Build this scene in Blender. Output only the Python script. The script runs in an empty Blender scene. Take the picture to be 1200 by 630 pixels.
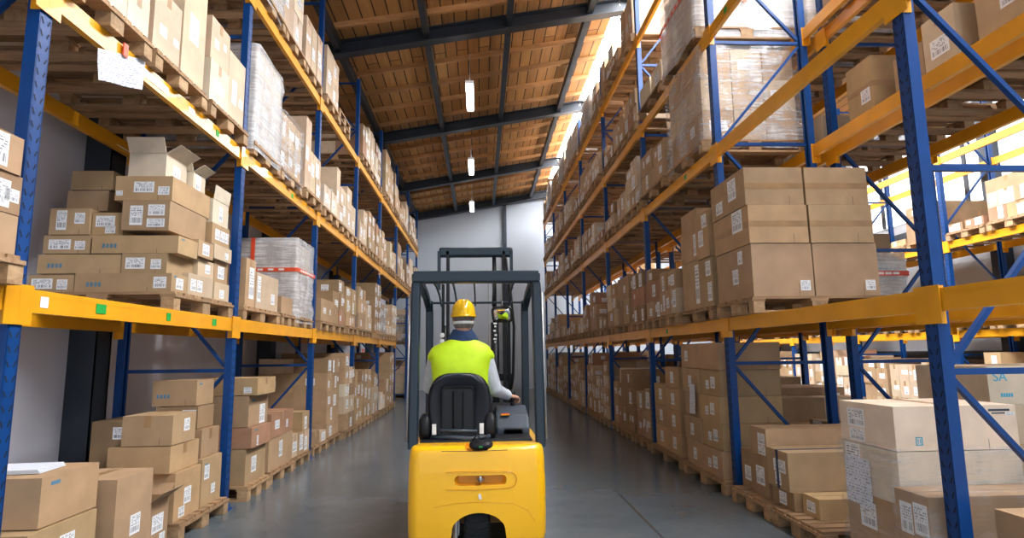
import bpy, bmesh, math, random
from mathutils import Vector, Matrix
from mathutils.bvhtree import BVHTree
from mathutils import noise as mnoise
C = bpy.context.scene.collection
R = math.radians
random.seed(7)

# ------------------------------------------------------------------ camera and view
CF, CPITCH, CYAW, CROLL, CH = 701.9, 0.1394, 0.0537, -0.0129, 1.4311
fw = Vector((math.sin(CYAW)*math.cos(CPITCH), math.cos(CYAW)*math.cos(CPITCH), math.sin(CPITCH)))
r0 = Vector((math.cos(CYAW), -math.sin(CYAW), 0)); u0 = r0.cross(fw)
cr = r0*math.cos(CROLL) + u0*math.sin(CROLL)
cu = -r0*math.sin(CROLL) + u0*math.cos(CROLL)
cam_d = bpy.data.cameras.new('camera'); cam = bpy.data.objects.new('camera', cam_d); C.objects.link(cam)
cam.matrix_world = Matrix(((cr.x, cu.x, -fw.x, 0), (cr.y, cu.y, -fw.y, 0), (cr.z, cu.z, -fw.z, CH), (0, 0, 0, 1)))
cam_d.sensor_width = 36; cam_d.lens = 36*CF/1200; cam_d.clip_end = 200; cam_d.clip_start = .05
bpy.context.scene.camera = cam

# ------------------------------------------------------------------ materials
def nmat(name):
    m = bpy.data.materials.new(name); m.use_nodes = True
    nt = m.node_tree; b = nt.nodes['Principled BSDF']
    return m, nt, b
def N(nt, t, **k):
    n = nt.nodes.new(t)
    for a, v in k.items(): setattr(n, a, v)
    return n
def mth(nt, op, a, b=None, c=None):
    n = N(nt, 'ShaderNodeMath', operation=op)
    for i, v in enumerate((a, b, c)):
        if v is None: continue
        if isinstance(v, (int, float)): n.inputs[i].default_value = v
        else: nt.links.new(v, n.inputs[i])
    return n.outputs[0]
def mixc(nt, f, a, b, mode='MIX'):
    n = N(nt, 'ShaderNodeMix', data_type='RGBA', blend_type=mode)
    for i, v in ((0, f), (6, a), (7, b)):
        if isinstance(v, (int, float)): n.inputs[i].default_value = v
        elif isinstance(v, (tuple, list)): n.inputs[i].default_value = (*v, 1)
        else: nt.links.new(v, n.inputs[i])
    return n.outputs[2]
def noise(nt, vec, scale, detail=3, rough=.5):
    n = N(nt, 'ShaderNodeTexNoise'); n.inputs['Scale'].default_value = scale
    n.inputs['Detail'].default_value = detail; n.inputs['Roughness'].default_value = rough
    if vec is not None: nt.links.new(vec, n.inputs['Vector'])
    return n.outputs['Fac']
def mapping(nt, out, sc=(1, 1, 1), loc=(0, 0, 0)):
    m = N(nt, 'ShaderNodeMapping'); m.inputs['Scale'].default_value = sc; m.inputs['Location'].default_value = loc
    nt.links.new(out, m.inputs['Vector']); return m.outputs[0]
def ramp(nt, fac, a, b):
    n = N(nt, 'ShaderNodeMapRange'); n.inputs[1].default_value = a; n.inputs[2].default_value = b
    nt.links.new(fac, n.inputs[0]); return n.outputs[0]
def bump(nt, b, h, strength=.2, dist=.01):
    n = N(nt, 'ShaderNodeBump'); n.inputs['Strength'].default_value = strength; n.inputs['Distance'].default_value = dist
    nt.links.new(h, n.inputs['Height']); nt.links.new(n.outputs[0], b.inputs['Normal'])
def plain(name, col, rough=.5, metal=0., var=.12, nscale=8., coat=0., spec=None):
    m, nt, b = nmat(name)
    tc = N(nt, 'ShaderNodeTexCoord')
    f = ramp(nt, noise(nt, tc.outputs['Object'], nscale), .3, .7)
    lo = tuple(c*(1-var) for c in col); hi = tuple(min(1, c*(1+var)) for c in col)
    nt.links.new(mixc(nt, f, lo, hi), b.inputs['Base Color'])
    b.inputs['Roughness'].default_value = rough; b.inputs['Metallic'].default_value = metal
    b.inputs['Coat Weight'].default_value = coat
    if spec is not None: b.inputs['Specular IOR Level'].default_value = spec
    return m
def emis(name, col, s):
    m, nt, b = nmat(name)
    b.inputs['Base Color'].default_value = (*col, 1); b.inputs['Emission Color'].default_value = (*col, 1)
    b.inputs['Emission Strength'].default_value = s
    return m
M = {}
# cardboard: the tint attribute carries each carton's own board colour
m, nt, b = nmat('cardboard')
at = N(nt, 'ShaderNodeAttribute', attribute_name='tint'); tc = N(nt, 'ShaderNodeTexCoord')
n1 = ramp(nt, noise(nt, tc.outputs['Object'], 5, 4), .3, .7)
n2 = noise(nt, mapping(nt, tc.outputs['Object'], (6, 6, 120)), 3, 2)
c = mixc(nt, n1, (.86, .85, .84), (1.06, 1.06, 1.06)); c = mixc(nt, 1., at.outputs['Color'], c, 'MULTIPLY')
c = mixc(nt, 1., c, mixc(nt, n2, (.95, .95, .95), (1.03, 1.03, 1.03)), 'MULTIPLY')
nt.links.new(c, b.inputs['Base Color']); b.inputs['Roughness'].default_value = .62
b.inputs['Specular IOR Level'].default_value = .35
bump(nt, b, n1, .15, .01); M['card'] = m
M['tape'] = plain('packing_tape', (.34, .2, .09), .28, var=.15)
M['seam'] = plain('carton_seam', (.07, .045, .025), .8)
# printed label: text lines and a bar code in the label's own UV space
m, nt, b = nmat('printed_label')
tc = N(nt, 'ShaderNodeTexCoord'); sx = N(nt, 'ShaderNodeSeparateXYZ'); nt.links.new(tc.outputs['UV'], sx.inputs[0])
u, v = sx.outputs[0], sx.outputs[1]
oi = N(nt, 'ShaderNodeObjectInfo'); rnd = mth(nt, 'MULTIPLY', oi.outputs['Random'], 40.)
row = mth(nt, 'FLOOR', mth(nt, 'MULTIPLY', v, 11.)); fr = mth(nt, 'FRACT', mth(nt, 'MULTIPLY', v, 11.))
cb = N(nt, 'ShaderNodeCombineXYZ'); nt.links.new(mth(nt, 'MULTIPLY', u, 13.), cb.inputs[0]); nt.links.new(mth(nt, 'MULTIPLY', row, 3.7), cb.inputs[1]); nt.links.new(rnd, cb.inputs[2])
txt = mth(nt, 'MULTIPLY', mth(nt, 'GREATER_THAN', noise(nt, cb.outputs[0], 1., 1), .5), mth(nt, 'LESS_THAN', fr, .52))
cb2 = N(nt, 'ShaderNodeCombineXYZ'); nt.links.new(mth(nt, 'MULTIPLY', u, 42.), cb2.inputs[0]); nt.links.new(rnd, cb2.inputs[2])
bar = mth(nt, 'GREATER_THAN', noise(nt, cb2.outputs[0], 1., 0), .5)
isbar = mth(nt, 'MULTIPLY', mth(nt, 'GREATER_THAN', v, .12), mth(nt, 'LESS_THAN', v, .38))
ink = mth(nt, 'ADD', mth(nt, 'MULTIPLY', bar, isbar), mth(nt, 'MULTIPLY', txt, mth(nt, 'GREATER_THAN', v, .42)))
mg = mth(nt, 'MULTIPLY', mth(nt, 'MULTIPLY', mth(nt, 'GREATER_THAN', u, .08), mth(nt, 'LESS_THAN', u, .92)), mth(nt, 'LESS_THAN', v, .93))
nt.links.new(mixc(nt, mth(nt, 'MULTIPLY', mth(nt, 'MULTIPLY', ink, mg), .8), (.8, .82, .85), (.05, .055, .08)), b.inputs['Base Color'])
b.inputs['Roughness'].default_value = .45; M['label'] = m
# written sheet of paper
m, nt, b = nmat('paper_sheet')
tc = N(nt, 'ShaderNodeTexCoord'); sx = N(nt, 'ShaderNodeSeparateXYZ'); nt.links.new(tc.outputs['UV'], sx.inputs[0])
fr = mth(nt, 'FRACT', mth(nt, 'MULTIPLY', sx.outputs[1], 16.)); row = mth(nt, 'FLOOR', mth(nt, 'MULTIPLY', sx.outputs[1], 16.))
cb = N(nt, 'ShaderNodeCombineXYZ'); nt.links.new(mth(nt, 'MULTIPLY', sx.outputs[0], 16.), cb.inputs[0]); nt.links.new(mth(nt, 'MULTIPLY', row, 5.3), cb.inputs[1])
tx = mth(nt, 'MULTIPLY', mth(nt, 'GREATER_THAN', noise(nt, cb.outputs[0], 1., 1), .53), mth(nt, 'LESS_THAN', fr, .4))
nt.links.new(mixc(nt, mth(nt, 'MULTIPLY', tx, .8), (.66, .7, .78), (.1, .11, .25)), b.inputs['Base Color'])
b.inputs['Roughness'].default_value = .7; M['paper'] = m
# pallet wood
def wood(name, a, bcol, sc=(3, 30, 30), rough=.75):
    m, nt, b = nmat(name); tc = N(nt, 'ShaderNodeTexCoord'); oi = N(nt, 'ShaderNodeObjectInfo')
    f = ramp(nt, noise(nt, mapping(nt, tc.outputs['Object'], sc), 1., 4, .6), .3, .7)
    c = mixc(nt, f, a, bcol)
    c = mixc(nt, 1., c, mixc(nt, oi.outputs['Random'], (.72, .7, .68), (1.12, 1.1, 1.08)), 'MULTIPLY')
    nt.links.new(c, b.inputs['Base Color']); b.inputs['Roughness'].default_value = rough
    bump(nt, b, f, .25, .004); return m
M['wood'] = wood('pallet_wood', (.24, .135, .065), (.46, .3, .165))
M['wood2'] = wood('pallet_block_wood', (.3, .18, .09), (.5, .34, .19), (20, 20, 20))
M['blue'] = plain('blue_painted_steel', (.0015, .046, .2), .4, 0, .12, 4, 0, .35)
M['dblue'] = plain('dark_blue_painted_steel', (.008, .03, .09), .42, .1, .12, 4)
M['yellow'] = plain('orange_yellow_painted_steel', (.78, .345, .008), .36, .0, .1, 3, .15)
M['slot'] = plain('post_slot_shadowless_black', (.004, .008, .02), .8)
M['steel'] = plain('galvanised_steel', (.45, .46, .48), .35, .8)
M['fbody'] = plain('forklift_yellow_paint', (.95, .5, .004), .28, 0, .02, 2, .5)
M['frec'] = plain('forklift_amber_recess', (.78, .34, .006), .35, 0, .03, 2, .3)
M['fguard'] = plain('slate_painted_steel', (.007, .018, .032), .36, 0, .1, 6, .1, .4)
M['black'] = plain('black_plastic', (.007, .008, .011), .42, 0, .2, 10, 0, .3)
M['vinyl'] = plain('black_seat_vinyl', (.006, .007, .012), .4, 0, .2, 14, 0, .3)
M['dgrey'] = plain('dark_grey_plastic', (.045, .06, .085), .45)
M['rubber'] = plain('tyre_rubber', (.012, .014, .018), .75)
M['glass_mirror'] = plain('mirror_glass', (.8, .82, .84), .03, 1., .01)
M['red'] = plain('red_plastic', (.72, .075, .025), .4)
M['green'] = plain('green_sticker', (.01, .33, .05), .5)
M['white'] = plain('white_print', (.8, .8, .8), .5)
M['cyan'] = plain('cyan_print', (.03, .38, .6), .6)
M['inkblue'] = plain('faded_blue_print', (.08, .2, .3), .6)
M['skin'] = plain('skin', (.6, .32, .22), .5, 0, .06, 30)
M['hair'] = plain('grey_hair', (.16, .13, .12), .8, 0, .4, 60)
M['vest'] = plain('hi_vis_lime_cloth', (.62, .9, .012), .6, 0, .06, 12)
M['shirt'] = plain('pale_grey_cloth', (.52, .56, .62), .8, 0, .06, 20)
M['navy'] = plain('navy_cloth', (.012, .04, .12), .8, 0, .15, 20)
M['hat'] = plain('yellow_helmet_shell', (.92, .52, .008), .22, 0, .02, 3, .5)
M['trousers'] = plain('dark_trousers', (.015, .02, .035), .85, 0, .2, 20)
# stretch film; whitish alpha streaks show wrinkles and paint in their highlights
def filmmat(name, lo, hi, col=(.8, .82, .86)):
    m, nt, b = nmat(name); tc = N(nt, 'ShaderNodeTexCoord')
    a = noise(nt, mapping(nt, tc.outputs['Object'], (1.2, 1.2, 22)), 1.6, 6, .7)
    a2 = noise(nt, mapping(nt, tc.outputs['Object'], (3, 3, 1.2)), 1.4, 4, .6)
    w = mth(nt, 'MULTIPLY', a, a2)
    al = N(nt, 'ShaderNodeMapRange'); nt.links.new(w, al.inputs[0]); al.inputs[1].default_value = .22; al.inputs[2].default_value = .38
    al.inputs[3].default_value = lo; al.inputs[4].default_value = hi
    nt.links.new(al.outputs[0], b.inputs['Alpha']); b.inputs['Base Color'].default_value = (*col, 1)
    b.inputs['Roughness'].default_value = .16; b.inputs['Specular IOR Level'].default_value = .9
    bump(nt, b, w, .9, .05); return m
M['clear'] = filmmat('clear_stretch_film', .02, .32)
M['film'] = filmmat('stretch_film', .1, .75)
M['milky'] = filmmat('milky_stretch_film', .45, .9, (.78, .79, .82))
# floor
m, nt, b = nmat('polished_concrete'); tc = N(nt, 'ShaderNodeTexCoord')
a = ramp(nt, noise(nt, tc.outputs['Object'], .9, 6, .6), .3, .7); a2 = ramp(nt, noise(nt, tc.outputs['Object'], 7., 5, .65), .3, .75)
c = mixc(nt, a, (.08, .105, .125), (.14, .168, .19)); c = mixc(nt, mth(nt, 'MULTIPLY', a2, .3), c, (.06, .075, .09))
bk = N(nt, 'ShaderNodeTexBrick'); bk.offset = 0; bk.inputs['Scale'].default_value = 1
for k, v in (('Mortar Size', .012), ('Brick Width', 4.6), ('Row Height', 4.6), ('Mortar Smooth', 0)): bk.inputs[k].default_value = v
nt.links.new(mapping(nt, tc.outputs['Object'], (1, 1, 1), (3.2, 1.5, 0)), bk.inputs['Vector'])
c = mixc(nt, mth(nt, 'MULTIPLY', bk.outputs['Fac'], .6), c, (.03, .035, .04))
nt.links.new(c, b.inputs['Base Color'])
rg = N(nt, 'ShaderNodeMapRange'); nt.links.new(a2, rg.inputs[0]); rg.inputs[3].default_value = .2; rg.inputs[4].default_value = .26
nt.links.new(rg.outputs[0], b.inputs['Roughness']); M['floor'] = m
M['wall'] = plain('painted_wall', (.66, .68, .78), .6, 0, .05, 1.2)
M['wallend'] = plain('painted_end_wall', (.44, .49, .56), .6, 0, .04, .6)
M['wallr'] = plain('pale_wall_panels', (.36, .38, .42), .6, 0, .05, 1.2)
M['beam'] = plain('roof_steel', (.03, .04, .055), .45, .2, .15, 3)
# roof boards running along the hall
m, nt, b = nmat('roof_boards'); tc = N(nt, 'ShaderNodeTexCoord')
bk = N(nt, 'ShaderNodeTexBrick'); bk.inputs['Scale'].default_value = 1; bk.offset = .5
for k, v in (('Mortar Size', .012), ('Brick Width', 4.7), ('Row Height', .23), ('Mortar Smooth', .2)): bk.inputs[k].default_value = v
mp = N(nt, 'ShaderNodeMapping'); mp.inputs['Rotation'].default_value = (0, 0, R(90)); nt.links.new(tc.outputs['Object'], mp.inputs['Vector'])
nt.links.new(mp.outputs[0], bk.inputs['Vector'])
bk.inputs['Color1'].default_value = (.62, .34, .12, 1); bk.inputs['Color2'].default_value = (.42, .21, .07, 1); bk.inputs['Mortar'].default_value = (.03, .016, .008, 1)
f = noise(nt, mapping(nt, tc.outputs['Object'], (12, .8, 1)), 1.5, 5, .6)
c = mixc(nt, 1., bk.outputs['Color'], mixc(nt, f, (.55, .52, .5), (1.35, 1.35, 1.35)), 'MULTIPLY')
nt.links.new(c, b.inputs['Base Color']); b.inputs['Roughness'].default_value = .7; M['boards'] = m
M['batten'] = wood('batten_wood', (.42, .22, .09), (.62, .36, .16), (2, 10, 10))
# skylight: translucent corrugated sheets letting the sky through
m, nt, b = nmat('skylight_sheet'); tc = N(nt, 'ShaderNodeTexCoord')
sx = N(nt, 'ShaderNodeSeparateXYZ'); nt.links.new(tc.outputs['Object'], sx.inputs[0])
st = mth(nt, 'LESS_THAN', mth(nt, 'FRACT', mth(nt, 'MULTIPLY', sx.outputs[1], 1.2)), .04)
b.inputs['Base Color'].default_value = (.9, .93, .96, 1)
nt.links.new(mixc(nt, st, (1., 1., 1.), (.6, .65, .7)), b.inputs['Emission Color']); b.inputs['Emission Strength'].default_value = 23.
M['sky'] = m
M['winlight'] = emis('daylit_window', (.93, .97, 1.), .9)
M['lamp'] = emis('lamp_diffuser', (1, 1, 1), 14.)

# ------------------------------------------------------------------ mesh builder
FIXN = {'counterweight', 'cut', 'backrest_shell', 'armrest_console', 'front_cowl', 'mirror_housing', 'rear_guard_frame', 'front_guard_frame', 'console_tray'}
class MB:
    def __init__(s): s.v = []; s.f = []; s.m = []; s.uv = []; s.t = []
    def face(s, pts, m=0, uv=None, tint=(1, 1, 1)):
        k = len(s.v); s.v += [tuple(p) for p in pts]; s.f.append(tuple(range(k, k+len(pts)))); s.m.append(m)
        s.uv.append(uv or [(0, 0)]*len(pts)); s.t.append(tint)
    def polys(s, vs, fs, m=0, tint=(1, 1, 1)):
        k = len(s.v); s.v += [tuple(p) for p in vs]
        for f in fs: s.f.append(tuple(k+i for i in f)); s.m.append(m); s.uv.append([(0, 0)]*len(f)); s.t.append(tint)
    def box(s, x0, x1, y0, y1, z0, z1, m=0, tint=(1, 1, 1), T=None):
        vs = [Vector((x, y, z)) for z in (z0, z1) for y in (y0, y1) for x in (x0, x1)]
        if T is not None: vs = [T @ p for p in vs]
        s.polys(vs, [(0, 2, 3, 1), (4, 5, 7, 6), (0, 1, 5, 4), (2, 6, 7, 3), (0, 4, 6, 2), (1, 3, 7, 5)], m, tint)
    def bar(s, p0, p1, w, h, m=0, up=(0, 0, 1)):
        p0, p1 = Vector(p0), Vector(p1); d = (p1-p0); L = d.length; d.normalize()
        a = d.cross(Vector(up))
        if a.length < 1e-3: a = d.cross(Vector((0, 1, 0)))
        a.normalize(); b_ = a.cross(d)
        T = Matrix(((a.x, d.x, b_.x, p0.x), (a.y, d.y, b_.y, p0.y), (a.z, d.z, b_.z, p0.z), (0, 0, 0, 1)))
        s.box(-w/2, w/2, 0, L, -h/2, h/2, m, T=T)
    def rings(s, rs, m=0, cap=True, closed=False):
        n = len(rs[0]); vs = [p for r_ in rs for p in r_]; fs = []
        K = len(rs)
        for i in range(K if closed else K-1):
            j2 = (i+1) % K
            for k in range(n): fs.append((i*n+k, i*n+(k+1) % n, j2*n+(k+1) % n, j2*n+k))
        if cap and not closed: fs.append(tuple(reversed(range(n)))); fs.append(tuple((K-1)*n+k for k in range(n)))
        s.polys(vs, fs, m)
    def tube(s, pts, r, n=10, m=0, cap=True):
        pts = [Vector(p) for p in pts]; rs = []
        rr = r if isinstance(r, (list, tuple)) else [r]*len(pts)
        a = None
        for i, p in enumerate(pts):
            d = (pts[min(i+1, len(pts)-1)]-pts[max(i-1, 0)]).normalized()
            if a is None: a = d.orthogonal().normalized()
            a = (a - d*a.dot(d)); a.normalize(); b_ = d.cross(a)
            rs.append([p + (a*math.cos(2*math.pi*k/n)+b_*math.sin(2*math.pi*k/n))*rr[i] for k in range(n)])
        s.rings(rs, m, cap)
    def sweep(s, pts, prof, side, m=0):
        """profile (a, b) swept along pts; a is laid along `side`, b across the path"""
        pts = [Vector(p) for p in pts]; side = Vector(side).normalized(); rs = []
        for i, p in enumerate(pts):
            d = (pts[min(i+1, len(pts)-1)]-pts[max(i-1, 0)]).normalized()
            q = d.cross(side).normalized(); sd = q.cross(d)
            rs.append([p + sd*a + q*b_ for a, b_ in prof])
        s.rings(rs, m)
    def limb(s, p0, p1, a, b_, n=12, m=0):
        """tapered capsule"""
        p0, p1 = Vector(p0), Vector(p1); d = (p1-p0).normalized(); pts, rr = [], []
        for t in (-1, -.85, -.5, 0): pts.append(p0+d*a*t); rr.append(a*math.sqrt(max(.0004, 1-t*t)))
        for t in (0, .5, .85, 1): pts.append(p1+d*b_*t); rr.append(b_*math.sqrt(max(.0004, 1-t*t)))
        s.tube(pts, rr, n, m)
    def ell(s, c, r, n=16, k=10, m=0, T=None):
        c = Vector(c); rs = []
        for i in range(k+1):
            ph = -math.pi/2 + math.pi*i/k; cc = max(.01, math.cos(ph))
            ring = [Vector((r[0]*cc*math.cos(2*math.pi*j/n), r[1]*cc*math.sin(2*math.pi*j/n), r[2]*math.sin(ph))) for j in range(n)]
            rs.append([c + ((T @ q) if T is not None else q) for q in ring])
        s.rings(rs, m)
    def build(s, name, mats, parent=None, loc=(0, 0, 0), rz=0., smooth=False, bevel=0.):
        me = bpy.data.meshes.new(name); me.from_pydata(s.v, [], s.f)
        if not isinstance(mats, (list, tuple)): mats = [mats]
        for q in mats: me.materials.append(M[q])
        me.polygons.foreach_set('material_index', s.m)
        ul = me.uv_layers.new(name='UVMap'); ul.data.foreach_set('uv', [c for f in s.uv for p in f for c in p])
        ca = me.color_attributes.new('tint', 'FLOAT_COLOR', 'CORNER')
        ca.data.foreach_set('color', [c for f, t in zip(s.f, s.t) for _ in f for c in (*t, 1.)])
        if smooth or name in FIXN:
            bm = bmesh.new(); bm.from_mesh(me); bmesh.ops.recalc_face_normals(bm, faces=bm.faces); bm.to_mesh(me); bm.free()
        if smooth: me.polygons.foreach_set('use_smooth', [True]*len(s.f))
        me.update()
        o = bpy.data.objects.new(name, me); C.objects.link(o); o.location = loc; o.rotation_euler = (0, 0, rz)
        if parent: o.parent = parent
        if bevel:
            bm = bmesh.new(); bm.from_mesh(me); bmesh.ops.remove_doubles(bm, verts=bm.verts, dist=1e-5); bm.to_mesh(me); bm.free()
            md = o.modifiers.new('bevel', 'BEVEL'); md.width = bevel; md.segments = 2; md.limit_method = 'ANGLE'; md.harden_normals = False
        return o
def tag(o, label, cat, group=None, kind=None):
    if label: o['label'] = label
    if cat: o['category'] = cat
    if group: o['group'] = group
    if kind: o['kind'] = kind
    return o
def thing(name, label, cat, loc=(0, 0, 0), rz=0, group=None):
    o = bpy.data.objects.new(name, None); C.objects.link(o); o.location = loc; o.rotation_euler = (0, 0, rz); o.empty_display_size = .2
    return tag(o, label, cat, group)
def struct(o): o['kind'] = 'structure'; return o
def rrect(a, b_, r, n=4):
    out = []
    for cx, cy, s0 in ((a-r, b_-r, 0), (-a+r, b_-r, 90), (-a+r, -b_+r, 180), (a-r, -b_+r, 270)):
        for k in range(n+1):
            t = R(s0+90*k/n); out.append((cx+r*math.cos(t), cy+r*math.sin(t)))
    return out
def evaluated(o):
    """bake an object's modifiers into its mesh"""
    dg = bpy.context.evaluated_depsgraph_get(); dg.update()
    me = bpy.data.meshes.new_from_object(o.evaluated_get(dg)); o.modifiers.clear(); o.data = me; return o

# ------------------------------------------------------------------ the hall
XWL, XWR, YEND, Y0 = -3.8, 9.9, 24.6, -2.5
RIDGE = 2.72
roofz = lambda x: 7.75 + .18*x
q = MB(); q.box(XWL-.3, XWR+.3, Y0, YEND+.3, -.2, 0); struct(q.build('floor', 'floor'))
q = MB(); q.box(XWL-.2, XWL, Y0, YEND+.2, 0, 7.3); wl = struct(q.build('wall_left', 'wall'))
ry = [5.9, 10.6, 15.3, 20.0, 24.35]
for y in ry:
    q = MB()
    for s_ in (-.11, .11): q.box(XWL, XWL+.24, y+s_-.012, y+s_+.012, 0, 6.9)
    q.box(XWL, XWL+.02, y-.11, y+.11, 0, 6.9); q.box(XWL+.22, XWL+.24, y-.125, y+.125, 0, 6.9); q.build('column', 'beam', wl)
q = MB(); q.bar((XWL+.06, 3.6, 1.35), (XWL+.06, 5.8, -.1), .09, .06); q.build('wall_brace', 'beam', wl)
# end wall follows the roof line
q = MB(); pts = [(XWL, 0), (XWR, 0), (XWR, 7.6), (5.7, 8.27), (RIDGE, roofz(RIDGE)), (XWL, roofz(XWL))]
q.polys([(x, YEND, z) for x, z in pts]+[(x, YEND+.2, z) for x, z in pts], [tuple(range(6)), tuple(range(11, 5, -1))]+[(i, i+6, (i+1) % 6+6, (i+1) % 6) for i in range(6)])
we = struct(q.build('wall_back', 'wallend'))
for x in (1.04, 5.9):
    q = MB(); q.box(x-.07, x+.07, YEND-.14, YEND, 0, roofz(min(x, 3))-.3); q.build('column', 'beam', we)
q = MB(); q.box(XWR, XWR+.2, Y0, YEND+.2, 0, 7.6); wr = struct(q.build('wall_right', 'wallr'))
for z in (1.2, 3.9, 6.4):
    q = MB(); q.box(XWR-.12, XWR, Y0, YEND, z, z+.16); q.build('wall_rail', 'beam', wr)
for y in ry:
    q = MB(); q.box(XWR-.24, XWR, y-.12, y+.12, 0, 7.4); q.build('column', 'beam', wr)
# roof deck, battens, purlins, rafters
q = MB(); z0, z1 = roofz(XWL-.2), roofz(RIDGE)
q.polys([(XWL-.2, Y0, z0), (RIDGE, Y0, z1), (RIDGE, YEND+.2, z1), (XWL-.2, YEND+.2, z0)]+[(XWL-.2, Y0, z0+.12), (RIDGE, Y0, z1+.12), (RIDGE, YEND+.2, z1+.12), (XWL-.2, YEND+.2, z0+.12)],
        [(0, 3, 2, 1), (4, 5, 6, 7), (0, 1, 5, 4), (1, 2, 6, 5), (2, 3, 7, 6), (3, 0, 4, 7)])
ce = struct(q.build('ceiling', 'boards'))
y = Y0+.4
while y < YEND:
    if all(abs(y-r_) > .2 for r_ in ry):
        q = MB(); q.bar((XWL, y, roofz(XWL)-.05), (RIDGE, y, roofz(RIDGE)-.05), .07, .1); q.build('batten', 'batten', ce)
    y += .94
for x in (-2.6, -.98, .57, 2.12):
    q = MB(); z = roofz(x)-.2; q.box(x-.055, x+.055, Y0, YEND, z-.1, z+.1); q.build('purlin', 'beam', ce)
for y in ry:
    q = MB()
    for dz, w in ((-.36, .2), (-.11, .2)): q.bar((XWL+.1, y, roofz(XWL+.1)+dz), (RIDGE, y, roofz(RIDGE)+dz), w, .025)
    q.bar((XWL+.1, y, roofz(XWL+.1)-.235), (RIDGE, y, roofz(RIDGE)-.235), .02, .26)
    for dz, w, h in ((-.36, .2, .025), (-.11, .2, .025), (-.235, .02, .26)): q.bar((RIDGE, y, roofz(RIDGE)+dz), (XWR, y, 7.6+dz), w, h)
    q.build('rafter', 'beam', ce)
q = MB(); q.polys([(5.7, Y0, 8.27), (XWR+.2, Y0, 7.55), (XWR+.2, YEND+.2, 7.55), (5.7, YEND+.2, 8.27), (5.7, Y0, 8.39), (XWR+.2, Y0, 7.67), (XWR+.2, YEND+.2, 7.67), (5.7, YEND+.2, 8.39)],
                  [(0, 3, 2, 1), (4, 5, 6, 7), (0, 1, 5, 4), (1, 2, 6, 5), (2, 3, 7, 6), (3, 0, 4, 7)]); q.build('roof_slope', 'boards', ce)
q = MB(); q.polys([(RIDGE, Y0, 8.3), (5.7, Y0, 8.3), (5.7, 23., 8.3), (RIDGE, 23., 8.3), (RIDGE, Y0, 8.34), (5.7, Y0, 8.39), (5.7, 23., 8.34), (RIDGE, 23., 8.34)],
                  [(0, 3, 2, 1), (4, 5, 6, 7), (0, 1, 5, 4), (1, 2, 6, 5), (2, 3, 7, 6), (3, 0, 4, 7)]); struct(q.build('window_1', 'sky'))
w2 = MB(); w2.box(XWR-.03, XWR-.005, 6.2, 24.0, 4.3, 6.2); w2 = struct(w2.build('window_2', 'winlight'))
for k in range(8):
    q = MB(); yy = 6.2+k*17.8/7; q.box(XWR-.07, XWR-.02, yy-.04, yy+.04, 4.3, 6.2); q.build('mullion', 'beam', w2)
q = MB(); q.box(RIDGE, 5.7, 23., YEND+.2, 8.29, 8.4); q.build('light_block_deck', 'boards', ce)  # added to end the skylight early and keep light off the end wall
# ceiling lamps
for i, (y, w) in enumerate(((12.45, 'nearest'), (17.4, 'middle'), (22.3, 'farthest'))):
    x = -.2-.05*i; z = 6.95
    t = thing('ceiling_lamp', 'long white batten lamp hanging under the timber roof, %s of the three' % w, 'lamp', (x, y, z), 0, 'roof lamps over the aisle')
    q = MB(); q.sweep([(0, -.66, .06), (0, .66, .06)], rrect(.09, .035, .02), (1, 0, 0)); q.build('housing', 'white', t)
    q = MB(); q.sweep([(0, -.64, 0), (0, .64, 0)], rrect(.075, .035, .03), (1, 0, 0)); q.build('diffuser', 'lamp', t)
    for s_ in (-.5, .5):
        q = MB(); q.tube([(0, s_, .09), (0, s_, roofz(x)-z)], .008, 6); q.build('suspension_rod', 'steel', t)
# red fire point sign on the left wall
t = thing('fire_sign', 'small square red fire point sign on the left wall', 'sign', (-3.56, 18.6, 1.3))
q = MB(); q.box(-.01, .0, -.16, .16, 0, .32); q.build('sign_plate', 'red', t)
q = MB(); q.box(0, .003, -.05, .02, .06, .25); q.box(0, .003, .04, .09, .16, .21); q.build('sign_symbol', 'white', t)
q = MB(); q.box(-.23, -.012, -.3, .3, -1.3, 1.5); t2 = q.build('notice_panel', 'wallend', None, (-3.56, 18.6, 1.3)); tag(t2, 'pale boxed-in wall panel carrying the red fire sign', 'panel')

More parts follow.
